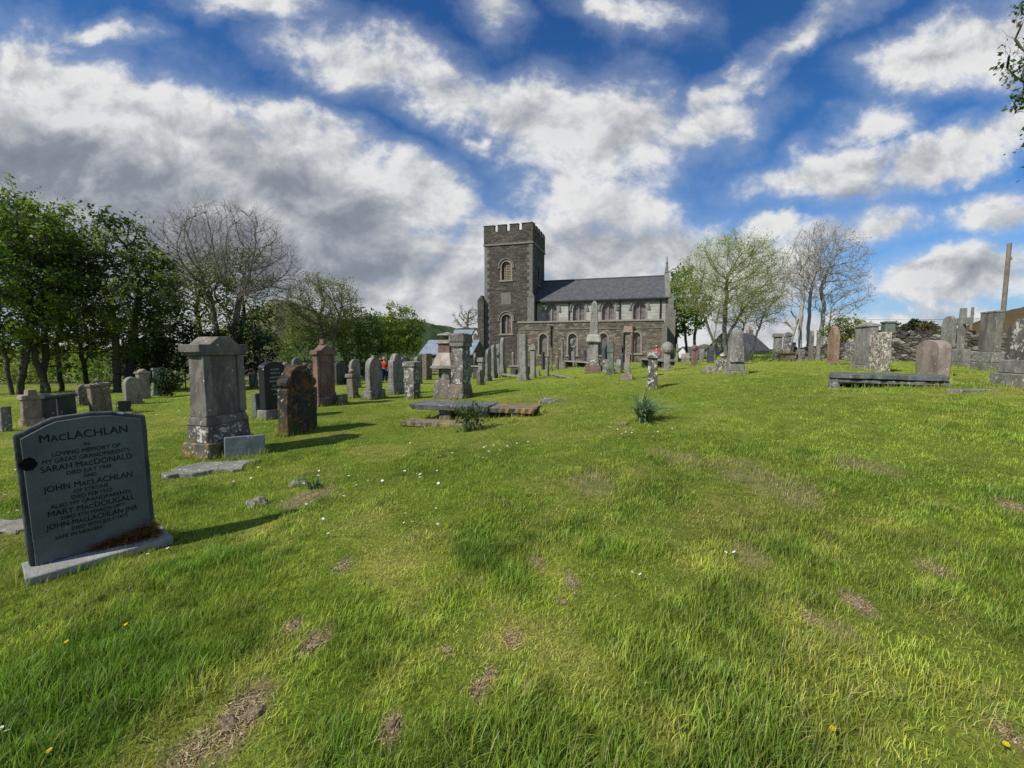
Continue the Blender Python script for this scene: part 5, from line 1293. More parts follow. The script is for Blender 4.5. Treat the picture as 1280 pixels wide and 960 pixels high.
# ------------------------------------------------------------------ trees
from mathutils import kdtree
def tubes_np(P0, P1, R0, R1, n):
    d = P1-P0; L = np.linalg.norm(d, axis=1)[:, None]+1e-9; d = d/L
    ref = np.where(np.abs(d[:, 2:3]) < .9, [[0, 0, 1.]], [[1., 0, 0]]); a = np.cross(d, ref); a /= np.linalg.norm(a, axis=1)[:, None]; b = np.cross(d, a)
    k = len(P0); V = np.zeros((k, 2*n, 3))
    for i in range(n):
        t = 2*PI*i/n; o = a*math.cos(t)+b*math.sin(t); V[:, i] = P0+o*R0[:, None]; V[:, n+i] = P1+o*R1[:, None]
    f = np.array([[i, (i+1) % n, n+(i+1) % n, n+i] for i in range(n)]); Fc = (np.arange(k)*2*n)[:, None, None]+f[None]
    return V.reshape(-1, 3), Fc.reshape(-1, 4)
def bark_mat(name, c1, c2, moss=0.):
    m, t, b = newmat(name); tc = t.new('ShaderNodeTexCoord'); P = tc.outputs['Object']
    n = t.noise(t.mapping(P, (3, 3, .6)), 3, 5, .7); n2 = t.noise(P, 1.3, 4, .6)
    c = t.mix(t.ramp(n, .35, .65), c1, c2)
    if moss: c = t.mix(t.ramp(n2, .4, .6, 0, moss), c, (.06, .075, .02))
    t.put(b.inputs['Base Color'], c); b.inputs['Roughness'].default_value = .95; t.put(b.inputs['Normal'], t.bump(n, .6, .04)); return m
BARKD = bark_mat('dark_bark', (.045, .038, .03), (.09, .078, .06), .4)
BARKG = bark_mat('grey_bark', (.12, .105, .085), (.21, .19, .16), .3)
BARKP = bark_mat('pale_bark', (.26, .235, .20), (.42, .39, .34), .15)
BARKT = bark_mat('twig_bark', (.10, .08, .065), (.17, .145, .12))
LEAFM = attr_mat('leaves', .42, .5, spec=.35)

def grow(seeds, ell, n_att, step, seed, kill=1.7, infl=9., up=.12, jit=.28, iters=90, hollow=.0):
    """space colonisation: seeds = list of trunk polylines, ell = ellipsoids (c, r)"""
    rg = np.random.default_rng(seed)
    vol = np.array([r[0]*r[1]*r[2] for c, r in ell]); vol = vol/vol.sum(); A = []
    for (c, r), f in zip(ell, vol):
        m = max(int(n_att*f), 8); q = rg.normal(0, 1, (m, 3)); q /= np.linalg.norm(q, axis=1)[:, None]
        rad = rg.uniform(hollow, 1, m)**(1/2.3); A.append(np.array(c)+q*rad[:, None]*np.array(r))
    A = np.concatenate(A)
    N = []; par = []
    for si, pl in enumerate(seeds):
        pl = [np.array(p, float) for p in pl]
        if si and np.linalg.norm(pl[0]-np.array(seeds[0][0])) > .01: pl = [np.array(seeds[0][0], float)]+pl
        prev = -1; cur = pl[0]; N.append(cur); par.append(-1); prev = len(N)-1
        for a, b in zip(pl, pl[1:]):
            k = max(1, int(np.linalg.norm(b-a)/step))
            for i in range(1, k+1):
                N.append(a+(b-a)*i/k+(rg.normal(0, step*.07, 3) if i < k else 0)); par.append(prev); prev = len(N)-1
    N = np.array(N); 
    nd = np.full(len(A), 1e9); ni = np.zeros(len(A), int); alive = np.ones(len(A), bool); start = 0
    N = list(N)
    for it in range(iters):
        new = np.array(N[start:])
        if len(new) == 0: break
        for j0 in range(0, len(new), 256):
            blk = new[j0:j0+256]; D2 = ((A[:, None]-blk[None])**2).sum(2); j = D2.argmin(1); dm = D2[np.arange(len(A)), j]
            better = dm < nd; nd[better] = dm[better]; ni[better] = start+j0+j[better]
        alive &= nd > (kill*step)**2
        start = len(N)
        act = np.where(alive & (nd < (infl*step*(3 if it < 12 else 1))**2))[0]
        if len(act) == 0: break
        Na = np.array(N); dv = A[act]-Na[ni[act]]; dv /= np.linalg.norm(dv, axis=1)[:, None]+1e-9
        acc = np.zeros((len(N), 3)); np.add.at(acc, ni[act], dv)
        idx = np.unique(ni[act])
        pd = np.array([Na[i]-Na[par[i]] if par[i] >= 0 else [0, 0, step] for i in idx]); pd /= np.linalg.norm(pd, axis=1)[:, None]+1e-9
        g = acc[idx]; g /= np.linalg.norm(g, axis=1)[:, None]+1e-9
        g = g+pd*.55+np.array([0, 0, up])+rg.normal(0, jit, g.shape); g /= np.linalg.norm(g, axis=1)[:, None]+1e-9
        for k, i in enumerate(idx): N.append(Na[i]+g[k]*step); par.append(int(i))
        if len(N) > 9000: break
    return np.array(N), np.array(par), rg

def tree(name, label, base, seeds, ell, n_att, step, seed, r_trunk, bark, twig_n=3, twig_L=.5, twig_r=.012, leaf_n=0, leaf_s=.12, leafcol=((.04, .08, .015), (.09, .15, .02)), group='trees around the churchyard', kill=1.7, up=.12, jit=.28, cat='tree', leaf_spread=.25, twig_up=.3, shade=.0, twig_mat=None, sun_tint=True, min_r=.0, hollow=0., clusters=1.0):
    O = np.array(base, float)
    N, par, rg = grow(seeds, ell, n_att, step, seed, kill=kill, up=up, jit=jit, hollow=hollow)
    n = len(N); w = np.zeros(n); ch = np.zeros(n, int)
    for i in range(n-1, -1, -1):
        if ch[i] == 0: w[i] = 1.
        if par[i] >= 0: w[par[i]] += w[i]; ch[par[i]] += 1
    R = r_trunk*(w/w.max())**(1/1.85); R = np.maximum(R, twig_r*1.15)
    roots = [i for i in range(n) if par[i] < 0]
    c = np.array([i for i in range(n) if par[i] >= 0]); p = par[c]
    Rp = np.minimum(R[p], R[c]*1.5)
    root = empty(name, tuple(O)); tag(root, label, cat, group)
    big = R[c] > max(r_trunk*.10, twig_r*2)
    Vs, Fs, o = [], [], 0
    for m, k in ((big, 8), (~big, 4)):
        if m.sum():
            V, Fc = tubes_np(N[p[m]]-O, N[c[m]]-O, Rp[m], R[c[m]], k); Vs.append(V); Fs.append(Fc+o); o += len(V)
    big_mesh('trunk', np.concatenate(Vs), np.concatenate(Fs), bark, root, smooth=True)
    # twigs on the thin wood
    thin = np.where((w <= 9) & (np.arange(n) > 3) & (par >= 0))[0]
    if min_r: pass
    ctr = np.average(np.array([e[0] for e in ell]), axis=0)
    tn = np.repeat(thin, twig_n); 
    if len(tn):
        d0 = N[tn]-N[par[tn]]; d0 /= np.linalg.norm(d0, axis=1)[:, None]+1e-9
        d = d0+rg.normal(0, .75, d0.shape)+np.array([0, 0, twig_up]); d /= np.linalg.norm(d, axis=1)[:, None]
        L = twig_L*rg.uniform(.4, 1.2, len(tn))[:, None]; a = N[tn]; b = a+d*L*.55; e = b+(d+rg.normal(0, .35, d.shape)+np.array([0, 0, .12]))*L*.5
        # side twig
        s = b+(d+rg.normal(0, .9, d.shape))*L*.35
        one = np.full(len(tn), twig_r)
        V, Fc = tubes_np(np.concatenate([a, b, b])-O, np.concatenate([b, e, s])-O, np.concatenate([one, one*.75, one*.7]), np.concatenate([one*.8, one*.35, one*.3]), 3)
        big_mesh('twigs', V, Fc, twig_mat or BARKT, root)
        if leaf_n:
            tips = np.concatenate([b, e, s]); m = int(leaf_n*len(tn)/3)
            sel = rg.permutation(len(tips))[:max(int(len(tips)*.42), 50)] if leaf_n > 15 else np.arange(len(tips)); q = sel[rg.integers(0, len(sel), m)]
            Pc = tips[q]+rg.normal(0, leaf_spread, (m, 3))*np.array([1, 1, .7]); build_leaves(root, Pc, O, rg, leaf_s, leafcol, ell)
    return root
def build_leaves(root, Pc, O, rg, s, lc, ell, name='crown'):
    m = len(Pc); nrm = rg.normal(0, 1, (m, 3))+np.array([-.2, -.1, .9]); nrm /= np.linalg.norm(nrm, axis=1)[:, None]
    t = rg.normal(0, 1, (m, 3)); a = np.cross(nrm, t); a /= np.linalg.norm(a, axis=1)[:, None]+1e-9; b = np.cross(nrm, a)
    S = s*rg.uniform(.55, 1.3, m)[:, None]
    V = np.stack([Pc-a*S*.6, Pc-b*S*.32+nrm*S*.08, Pc+a*S*.6, Pc+b*S*.32+nrm*S*.08], 1)-O
    f = fbm(Pc[:, 0]*.9+Pc[:, 2]*.5, Pc[:, 1]*.9-Pc[:, 2]*.8, 4, 3)
    k = np.clip((f-.3)/.4+rg.normal(0, .18, m), 0, 1)[:, None]
    col = np.array(lc[0])*(1-k)+np.array(lc[1])*k
    if len(lc) > 2:
        z = np.clip(sstep(fbm(Pc[:, 0]*1.3+3, Pc[:, 2]*1.3, 14, 2), .55, .7), 0, 1)[:, None]; col = col*(1-z)+np.array(lc[2])*z
    col = col*rg.uniform(.75, 1.25, m)[:, None]
    big_mesh(name, V.reshape(-1, 3), np.arange(4*m).reshape(-1, 4), LEAFM, root, np.repeat(col, 4, 0))
def E(u, v, D, ru, rv, rd=None):
    """ellipsoid crown centred at an image place and depth"""
    p = at(u, v, D); k = D/F; return ((p.x, p.y, p.z), (ru*k, (rd or ru)*k, rv*k))
def TP(u, v, D, dy=0.): p = at(u, v, D); return (p.x, p.y+dy, p.z)
def foot_at(u, D): x = at(u, 480, D).x; return (x, D, gz(x, D)-.1)

# --- dense dark trees at the left
dense = ((.05, .10, .015), (.13, .21, .03), (.20, .28, .045))
D = 19.
b0 = foot_at(14, D)
tree('broadleaf_tree', 'dense dark-trunked leafy tree cut by the left edge of the photo', b0, [[b0, TP(4, 440, D), TP(-14, 360, D)], [foot_at(22, D+.6), TP(34, 430, D+.5), TP(38, 350, D+.6)], [foot_at(-24, D+1), TP(-30, 420, D+1), TP(-50, 350, D)]],
     [E(12, 320, D, 62, 72, 60), E(-50, 330, D, 60, 75, 60), E(52, 345, D+.5, 36, 72, 40), E(5, 405, D, 50, 44, 40), E(-20, 440, D+1, 40, 36, 30), E(34, 425, D+1.5, 26, 26, 20)], 1100, .34, 3, .13, BARKD, 3, .5, .010, 34, .16, dense, leaf_spread=.19, up=.05)
b0 = foot_at(52, D+1.5)
tree('broadleaf_tree', 'leafy multi-stemmed tree with crowded dark trunks, second from the left edge', b0, [[b0, TP(57, 430, D+1.5), TP(50, 380, D+1.5), TP(66, 340, D+1.5)], [foot_at(76, D+3), TP(70, 430, D+3), TP(92, 350, D+3)], [foot_at(58, D+.6), TP(40, 430, D+.8), TP(24, 340, D+1.5)]],
     [E(58, 305, D+1.5, 46, 52, 50), E(85, 358, D+1.6, 34, 56, 50), E(30, 300, D+2, 44, 50, 45), E(60, 400, D+2, 50, 40, 40), E(88, 430, D+2.5, 26, 34, 24), E(52, 440, D+3, 30, 20, 20)], 1000, .34, 9, .13, BARKD, 3, .5, .010, 34, .16, dense, leaf_spread=.19, up=.05)
D = 21.5
b0 = foot_at(146, D)
tree('broadleaf_tree', 'big dense leafy tree with yellow-green fringe and deep shade beneath, left of the bare-topped tree', b0, [[b0, TP(146, 440, D), TP(140, 380, D)], [foot_at(158, D+.8), TP(166, 430, D+.8), TP(175, 360, D+.8)], [foot_at(110, D+1), TP(100, 430, D), TP(88, 390, D)]],
     [E(138, 335, D, 46, 52, 55), E(165, 375, D, 55, 62, 60), E(120, 390, D, 44, 50, 55), E(180, 345, D+1, 26, 36, 40), E(150, 300, D, 26, 30, 30), E(165, 430, D+1, 60, 30, 50)], 1150, .34, 5, .2, BARKD, 3, .5, .010, 34, .16, ((.04, .08, .014), (.10, .17, .025), (.25, .32, .045)), leaf_spread=.19, up=.05)
# shrubs in the shade below
D = 23.5
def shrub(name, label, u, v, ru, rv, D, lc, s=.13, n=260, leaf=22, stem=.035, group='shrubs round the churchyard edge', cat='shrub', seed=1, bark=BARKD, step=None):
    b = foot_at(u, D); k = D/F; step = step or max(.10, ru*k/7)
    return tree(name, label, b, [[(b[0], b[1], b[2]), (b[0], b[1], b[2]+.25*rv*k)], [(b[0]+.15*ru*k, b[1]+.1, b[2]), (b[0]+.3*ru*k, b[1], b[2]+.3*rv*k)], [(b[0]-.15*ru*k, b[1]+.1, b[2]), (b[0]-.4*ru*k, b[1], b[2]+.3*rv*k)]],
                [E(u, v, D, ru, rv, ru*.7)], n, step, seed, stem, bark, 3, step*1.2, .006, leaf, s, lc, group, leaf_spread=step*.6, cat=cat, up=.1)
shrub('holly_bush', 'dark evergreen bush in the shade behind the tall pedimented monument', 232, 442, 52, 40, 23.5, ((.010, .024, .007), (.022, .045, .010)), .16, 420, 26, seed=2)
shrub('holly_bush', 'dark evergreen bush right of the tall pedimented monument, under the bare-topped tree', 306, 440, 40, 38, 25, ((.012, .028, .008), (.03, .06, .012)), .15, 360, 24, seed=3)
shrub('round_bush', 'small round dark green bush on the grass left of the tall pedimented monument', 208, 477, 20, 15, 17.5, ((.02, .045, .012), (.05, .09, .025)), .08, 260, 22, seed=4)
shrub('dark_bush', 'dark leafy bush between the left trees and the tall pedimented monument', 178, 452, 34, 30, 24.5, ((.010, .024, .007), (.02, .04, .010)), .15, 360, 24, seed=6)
shrub('hedge_shrub', 'bright yellow-green shrub seen through the trunks at the far left', 25, 462, 46, 26, 31, ((.18, .26, .03), (.33, .42, .05)), .16, 300, 30, seed=7)
shrub('hedge_shrub', 'bright yellow-green shrub glowing between the dark trunks left of centre of the grove', 95, 450, 44, 34, 32, ((.18, .26, .03), (.33, .42, .05)), .16, 320, 30, seed=8)
shrub('hedge_shrub', 'sunlit green shrub beyond the trunks, behind the leaning brown headstone', 122, 472, 26, 26, 27, ((.14, .22, .03), (.27, .36, .05)), .12, 260, 20, seed=9)
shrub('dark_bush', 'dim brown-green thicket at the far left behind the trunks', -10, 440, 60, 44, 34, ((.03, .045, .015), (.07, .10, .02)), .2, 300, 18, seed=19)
# --- bare-topped tree
D = 29.
b0 = foot_at(272, D)
tree('bare_tree', 'broad bare-topped tree with a fan of leafless twigs above green lower boughs', b0, [[b0, TP(272, 420, D), TP(262, 370, D)], [(b0[0]+.4, b0[1], b0[2]), TP(292, 410, D), TP(300, 370, D)]],
     [E(238, 325, D, 50, 62, 50), E(290, 312, D, 62, 56, 60), E(330, 340, D, 46, 42, 50), E(205, 320, D, 30, 48, 40)], 2600, .36, 12, .19, BARKG, 4, .95, .007, 0, up=.06, kill=1.4, jit=.10, twig_up=.35, twig_mat=bark_mat('grey_twigs', (.22, .19, .165), (.33, .30, .26)))
D = 30.5
b0 = foot_at(255, D)
tree('broadleaf_tree', 'mid-green leafy tree filling the lower half behind the bare-topped tree', b0, [[b0, TP(252, 420, D), TP(245, 385, D)], [foot_at(295, D), TP(300, 420, D), TP(305, 390, D)]],
     [E(240, 366, D, 60, 52, 50), E(300, 362, D, 48, 52, 50), E(270, 415, D, 80, 40, 50), E(330, 400, D, 24, 35, 40)], 1000, .45, 13, .2, BARKD, 3, .6, .012, 26, .17, ((.08, .145, .02), (.17, .26, .04), (.27, .36, .06)), leaf_spread=.3)
# --- half leafed tree and bushes
D = 35.
b0 = foot_at(408, D)
tree('young_leaf_tree', 'rounded tree with thin fresh leaves and visible branches, above the red gabled headstone', b0, [[b0, TP(405, 425, D), TP(400, 400, D)], [(b0[0]+.3, b0[1], b0[2]), TP(418, 420, D), TP(424, 395, D)]],
     [E(402, 388, D, 42, 42, 44), E(430, 382, D, 22, 32, 30), E(375, 395, D, 24, 34, 30)], 1200, .36, 14, .16, BARKG, 4, .55, .009, 14, .13, ((.12, .17, .025), (.24, .30, .05)), kill=1.5, leaf_spread=.2)
shrub('leafy_thicket', 'green leafy thicket under the rounded fresh-leaved tree', 385, 432, 48, 26, 37, ((.09, .15, .02), (.2, .28, .035)), .18, 360, 34, seed=31)
shrub('green_bush', 'wide green bush behind the standing visitors', 452, 424, 40, 36, 38, ((.07, .13, .018), (.15, .23, .03)), .2, 420, 36, seed=32)
shrub('green_bush', 'wide sunlit bush directly left of the low stone barn', 500, 417, 32, 36, 38, ((.11, .18, .02), (.24, .32, .04)), .18, 420, 36, seed=33)
shrub('pale_thin_bush', 'grey-brown thin scrub beyond the field wall, right of the bare-topped tree', 345, 425, 26, 26, 43, ((.10, .11, .05), (.16, .17, .07)), .16, 260, 8, seed=34, bark=BARKG)
D = 84.
b0 = foot_at(588, D)
tree('distant_tree', 'small pale spring tree rising behind the white chimney left of the tower', b0, [[b0, TP(586, 425, D), TP(585, 412, D)]], [E(584, 400, D, 18, 15, 16), E(600, 405, D, 10, 12, 10)], 420, .7, 15, .25, BARKG, 3, 1., .03, 7, .3, ((.12, .15, .03), (.2, .24, .05)))
# --- right of church
D = 60.
b0 = foot_at(858, D)
tree('broadleaf_tree', 'dense green tree growing against the right end of the church', b0, [[b0, TP(857, 425, D), TP(855, 400, D)], [foot_at(866, D), TP(868, 425, D), TP(870, 400, D)], [foot_at(846, D), TP(845, 425, D), TP(844, 400, D)]],
     [E(850, 370, D, 22, 38, 24), E(864, 395, D, 24, 28, 24), E(846, 395, D, 16, 36, 24)], 900, .55, 16, .22, BARKD, 3, .7, .02, 26, .36, ((.06, .12, .018), (.13, .22, .03), (.2, .29, .04)), leaf_spread=.35)
D = 34.
b0 = foot_at(893, D)
b1 = foot_at(907, D)
tw = bark_mat('olive_twigs', (.17, .17, .07), (.26, .26, .11))
tree('spreading_tree', 'large two-stemmed tree with a wide umbrella of fine fresh green twigs, right of the church', b0,
     [[b0, TP(891, 425, D), TP(884, 405, D), TP(872, 380, D)], [b0, TP(893, 422, D), TP(897, 400, D)], [b1, TP(905, 425, D), TP(907, 380, D), TP(909, 350, D)], [(b1[0]+.1, b1[1], b1[2]), TP(912, 415, D), TP(930, 385, D)]],
     [E(915, 340, D, 56, 46, 55), E(945, 350, D, 38, 40, 45), E(878, 358, D, 34, 42, 45), E(918, 372, D, 62, 34, 55)], 2500, .31, 17, .17, BARKG, 4, .62, .0065, 13, .085, ((.28, .34, .055), (.48, .54, .11)), kill=1.45, up=.14, jit=.10, hollow=.1, twig_mat=tw, twig_up=.5, leaf_spread=.16)
D = 38.
b0 = foot_at(938, D)
tree('slender_tree', 'thin pale half-bare tree in front of the slate-roofed house', b0, [[b0, TP(944, 425, D), TP(952, 400, D)], [(b0[0]-.4, b0[1], b0[2]), TP(925, 425, D), TP(932, 400, D)]], [E(952, 385, D, 32, 28, 30), E(930, 400, D, 22, 20, 24)], 520, .36, 18, .09, BARKP, 5, .5, .008, 5, .10, ((.12, .15, .03), (.2, .24, .05)), kill=1.5, jit=.2, leaf_spread=.15)
D = 29.5
for i, (ub, pts, ell_, lb, sd) in enumerate((
    (999, [(1000, 410), (1004, 370), (1003, 340)], [(1000, 335, 22, 46), (1015, 325, 22, 40)], 'pale-stemmed bare tree, left one of the pair behind the brown pointed stones', 20),
    (1008, [(1010, 410), (1013, 370), (1020, 335)], [(1022, 320, 24, 38), (1005, 350, 24, 40)], 'pale slim bare tree standing between its two bare neighbours', 21),
    (1024, [(1027, 410), (1030, 380), (1026, 360), (1038, 330)], [(1052, 335, 30, 48), (1046, 365, 36, 38), (1030, 330, 22, 44)], 'bare tree with a wide crown of small dark buds, rightmost of the bare group', 22))):
    b0 = foot_at(ub, D+i*.7); pl = [b0]+[TP(u, v, D+i*.7) for u, v in pts]
    extra = [[b0]+[TP(u+9, v+6, D+i*.7) for u, v in pts[:2]]] if i == 2 else []
    tree('bare_tree', lb, b0, [pl]+extra, [E(u, v, D+i*.7, a, b, a) for u, v, a, b in ell_], (800, 800, 1700)[i], .31, sd, (.11, .11, .13)[i], BARKP, 3, .55, .008, (1.5, 1.5, 3)[i], .085, ((.09, .08, .05), (.14, .12, .08)), kill=1.5, up=.2, jit=.11, twig_up=.5, leaf_spread=.10, twig_mat=bark_mat('bud_twigs_%d' % i, (.24, .205, .17), (.34, .30, .25)))
b0 = foot_at(983, 29)
tree('bare_sapling', 'crooked pale leaning trunk left of the bare trees', b0, [[b0, TP(988, 432, 29), TP(996, 405, 29)]], [E(985, 400, 29, 16, 16, 14)], 60, .4, 23, .085, BARKP, 2, .5, .010, kill=1.6)
shrub('conifer_bush', 'domed yellow-green bush behind the orange-brown pointed headstone', 1058, 419, 30, 22, 28, ((.13, .16, .03), (.29, .30, .05)), .12, 420, 36, seed=41)
shrub('far_shrub', 'low brown-green scrub on the skyline right of the lichen-spotted stone', 1122, 413, 14, 9, 62, ((.06, .07, .025), (.12, .13, .04)), .3, 160, 18, seed=42, group='scrub on the right skyline')
shrub('far_shrub', 'dark green round tree on the skyline above the stone wall', 1142, 408, 10, 8, 64, ((.025, .05, .015), (.05, .08, .02)), .3, 160, 20, seed=43, group='scrub on the right skyline')
shrub('far_shrub', 'brown scrub on the skyline left of the smooth round-topped headstone', 1160, 411, 14, 9, 60, ((.09, .08, .035), (.15, .13, .05)), .3, 160, 16, seed=44, group='scrub on the right skyline')
shrub('far_shrub', 'small dark conifer tip on the skyline behind the square-topped grey block', 1098, 405, 5, 9, 50, ((.02, .035, .02), (.04, .06, .03)), .2, 120, 20, seed=45, group='scrub on the right skyline')
shrub('grass_bank', 'rank green weeds along the crest below the slate-roofed house', 948, 447, 36, 6, 24, ((.07, .12, .015), (.13, .19, .025)), .09, 240, 18, seed=46, group='shrubs round the churchyard edge')
shrub('ivy_clump', 'dark green leafy weeds growing against the front of the long table slab', 588, 515, 15, 6, 7.75, ((.02, .05, .012), (.06, .11, .025)), .05, 300, 34, stem=.008, seed=47, cat='plant')
# --- overhanging branch sprays at the right edge
D = 8.
b0 = foot_at(1440, D)
tree('overhanging_tree', 'leafy tree outside the right edge with a few sprays reaching into the sky', b0, [[b0, TP(1430, 300, D), TP(1420, 120, D)]],
     [E(1420, 60, D, 120, 150, 110), E(1360, 120, D, 36, 80, 40), E(1292, 228, D, 24, 14, 14), E(1294, 190, D, 16, 6, 14), E(1290, 120, D, 13, 9, 12), E(1288, 56, D, 12, 4, 10)], 650, .22, 24, .20, BARKD, 3, .24, .005, 16, .085, ((.03, .06, .012), (.08, .13, .02), (.15, .15, .04)), leaf_spread=.07)

# ------------------------------------------------------------------ spiky leaf clump, flowers, soil
def spiky(label, u, v, n, L, col, name='leaf_clump'):
    P = hit(u, v); V, T, C = [], [], []; rr = RNG; o = 0; seg = 6
    for i in range(n):
        a = rr.uniform(0, 2*PI); le = L*rr.uniform(.55, 1.1); ln = rr.uniform(.2, 1.25); w = .011*rr.uniform(.8, 1.4); d = np.array([math.cos(a), math.sin(a)]); s = np.array([-d[1], d[0]])
        b = rr.normal(0, .045, 2); c = np.array(col)*rr.uniform(.6, 1.35)
        for k in range(seg+1):
            f = k/seg; h = le*(f-.55*ln*f*f); r = le*ln*f**1.6*.85; ww = w*(1-f**2.5)+.001
            p = np.array([b[0]+d[0]*r, b[1]+d[1]*r, h-.01])
            V += [p-np.array([s[0]*ww, s[1]*ww, 0]), p+np.array([s[0]*ww, s[1]*ww, .002])]; C += [c*(.55+.5*f)]*2
            if k < seg: T.append([o+2*k, o+2*k+1, o+2*k+3, o+2*k+2])
        o += 2*(seg+1)
    ob = big_mesh(name, np.array(V), np.array(T), attr_mat('strap_leaves', .25, .45, spec=.4), None, np.array(C)); ob.location = P; tag(ob, label, 'plant'); return ob
spiky('spiky clump of grey-green strap leaves on the lawn, centre right', 805, 526, 190, .60, (.22, .32, .16))
spiky('small tuft of strap leaves on the grassy hump right of the pale stone fragment', 394, 610, 26, .16, (.09, .16, .05))

# crumbs of loose earth and straw lying in the bare patches
def crumbs():
    V, T, C = [], [], []; o = 0
    for (px, py, rx, ry, s) in BARE[:19]:
        if py > 6: continue
        n = int(900*rx*ry/.02*.35)+30; n = min(n*2, 1600)
        x = px+RNG.normal(0, rx*.42, n); y = py+RNG.normal(0, ry*.42, n); z = ground(x, y)
        for i in range(n):
            r = RNG.uniform(.0015, .0045); p = np.array([x[i], y[i], z[i]+r*.5]); q = p+RNG.normal(0, r, (4, 3)); V += list(q); T += [[o, o+1, o+2], [o, o+1, o+3], [o, o+2, o+3], [o+1, o+2, o+3]]; o += 4
            C += [np.array([.48, .35, .20])*RNG.uniform(.6, 1.2)]*4
        m = n//10
        for i in range(m):
            a = RNG.uniform(0, PI); L = RNG.uniform(.02, .06); p = np.array([x[i], y[i], z[i]+.008]); d = np.array([math.cos(a), math.sin(a), RNG.normal(0, .15)])*L; w = np.array([-math.sin(a), math.cos(a), 0])*.0015
            V += [p-w, p+w, p+d]; T += [[o, o+1, o+2]]; o += 3; C += [np.array([.62, .5, .27])*RNG.uniform(.5, 1.1)]*3
    ob = big_mesh('loose_soil', np.array(V), np.array(T), attr_mat('loose_soil', .05, .9), None, np.array(C)); tag(ob, 'crumbs of loose earth and straw in the worn patches of lawn', 'soil', kind='stuff')
crumbs()
PETAL = plain('daisy_petals', (.75, .75, .72), .6, .05, bump=0); YEL = plain('daisy_centre', (.65, .42, .02), .7, .1, bump=0); DAND = plain('dandelion_petals', (.70, .50, .01), .7, .2, bump=0)
GST = plain('flower_stalk', (.08, .14, .03), .8, .2, bump=0)
def flower_mesh(name, pm, cm_, R, petals):
    m = MB(); 
    for i in range(petals):
        a = 2*PI*i/petals; c, s = math.cos(a), math.sin(a); w = R*.20
        pts = [(R*.2, -w*.5, .001), (R*.75, -w, R*.10), (R, 0, R*.16), (R*.75, w, R*.10), (R*.2, w*.5, .001)]
        vs = [m.bm.verts.new((x*c-y*s, x*s+y*c, z)) for x, y, z in pts]; m.bm.faces.new(vs)
    for f in m.bm.faces: f.material_index = 0
    k = len(m.bm.faces); m.lathe([(R*.30, .0), (R*.27, R*.14), (R*.1, R*.2)], 8); m.bm.faces.ensure_lookup_table()
    for f in m.bm.faces[k:]: f.material_index = 1
    k = len(m.bm.faces); m.tube([(0, 0, 0), (.003, 0, -.03), (0, 0, -.07)], .0015, 4); m.bm.faces.ensure_lookup_table()
    for f in m.bm.faces[k:]: f.material_index = 2
    me = bpy.data.meshes.new(name); m.bm.to_mesh(me); m.bm.free()
    for x in (pm, cm_, GST): me.materials.append(x)
    return me
dm_ = flower_mesh('daisy', PETAL, YEL, .0125, 14)
pts = [(790, 722), (800, 728), (907, 697), (917, 697), (512, 668), (505, 661), (506, 665), (185, 700), (210, 692), (388, 645), (404, 655), (404, 648), (383, 637), (547, 660), (436, 602), (460, 608), (478, 607), (484, 608), (430, 628), (516, 657), (10, 926), (2, 921), (323, 591), (398, 600), (399, 595), (314, 604), (507, 648), (545, 640),
       (534, 600), (546, 594), (548, 612), (550, 576), (605, 565), (611, 570), (617, 563), (634, 563), (639, 561), (646, 559), (572, 560), (583, 566), (600, 558), (625, 568), (598, 577), (604, 578), (776, 548), (788, 540), (792, 550), (812, 541), (782, 546), (822, 546), (532, 552), (540, 556), (549, 551), (528, 590), (525, 603), (560, 600)]
for k in range(70):
    u0, v0, su, sv_ = random.choice([(560, 575, 60, 25), (430, 620, 60, 30), (800, 545, 30, 6), (215, 520, 30, 6), (130, 600, 60, 14), (700, 540, 60, 12), (480, 560, 50, 20), (790, 486, 14, 3), (20, 630, 25, 12)])
    pts.append((random.gauss(u0, su), random.gauss(v0, sv_)))
for i, (u, v) in enumerate(pts):
    P = hit(u, v)
    if inside(SLABS, np.array([P.x]), np.array([P.y]), .03)[0]: continue
    o = link(bpy.data.objects.new('daisy', dm_)); sc_ = random.uniform(.85, 1.2)*(1.15 if P.y > 4 else .95); o.scale = (sc_,)*3
    o.location = P+Vector((0, 0, random.uniform(.035, .055)+(.02 if P.y > 4 else 0))); o.rotation_euler = (random.uniform(0, .55), random.uniform(-.45, .1), random.uniform(0, 6.28))
    tag(o, 'small white daisy open in the grass', 'daisy', 'daisies scattered over the lawn')
dn_ = flower_mesh('dandelion', DAND, DAND, .010, 22)
for u, v in ((158, 791), (84, 813), (63, 953), (1040, 926), (1256, 946)):
    P = hit(u, v); o = link(bpy.data.objects.new('dandelion', dn_)); o.location = P+Vector((0, 0, .05)); o.rotation_euler = (.3, -.2, 0); tag(o, 'small yellow dandelion flower in the grass', 'dandelion', 'dandelions in the lawn')
SOIL = plain('crumbled_soil', (.54, .40, .25), 1., .6, 60., 1.)
labs = ['brown soil clod beside two straw patches at lower left', 'larger brown soil clod at lower left, below and right of another clod', 'dark-edged crumb of soil near the bottom, left of centre', 'brown soil crumb, highest of three in the middle of the lawn', 'brown soil crumb between two others in the middle of the lawn', 'upright brown soil crumb, lowest of three in the middle of the lawn', 'brown molehill crumb in the straw patch low in the centre', 'small soil crumb right of the low central straw patch', 'tiny soil crumb in long grass low left of centre', 'grey-brown soil clod on the right half of the lawn', 'brown earth heaped in the large bare patch at the bottom left', 'pale earth clod at the near edge of the large bare patch at the bottom left', 'reddish earth clod at the right edge of the lawn', 'small brown clod beside the spiky leaf clump daisies']
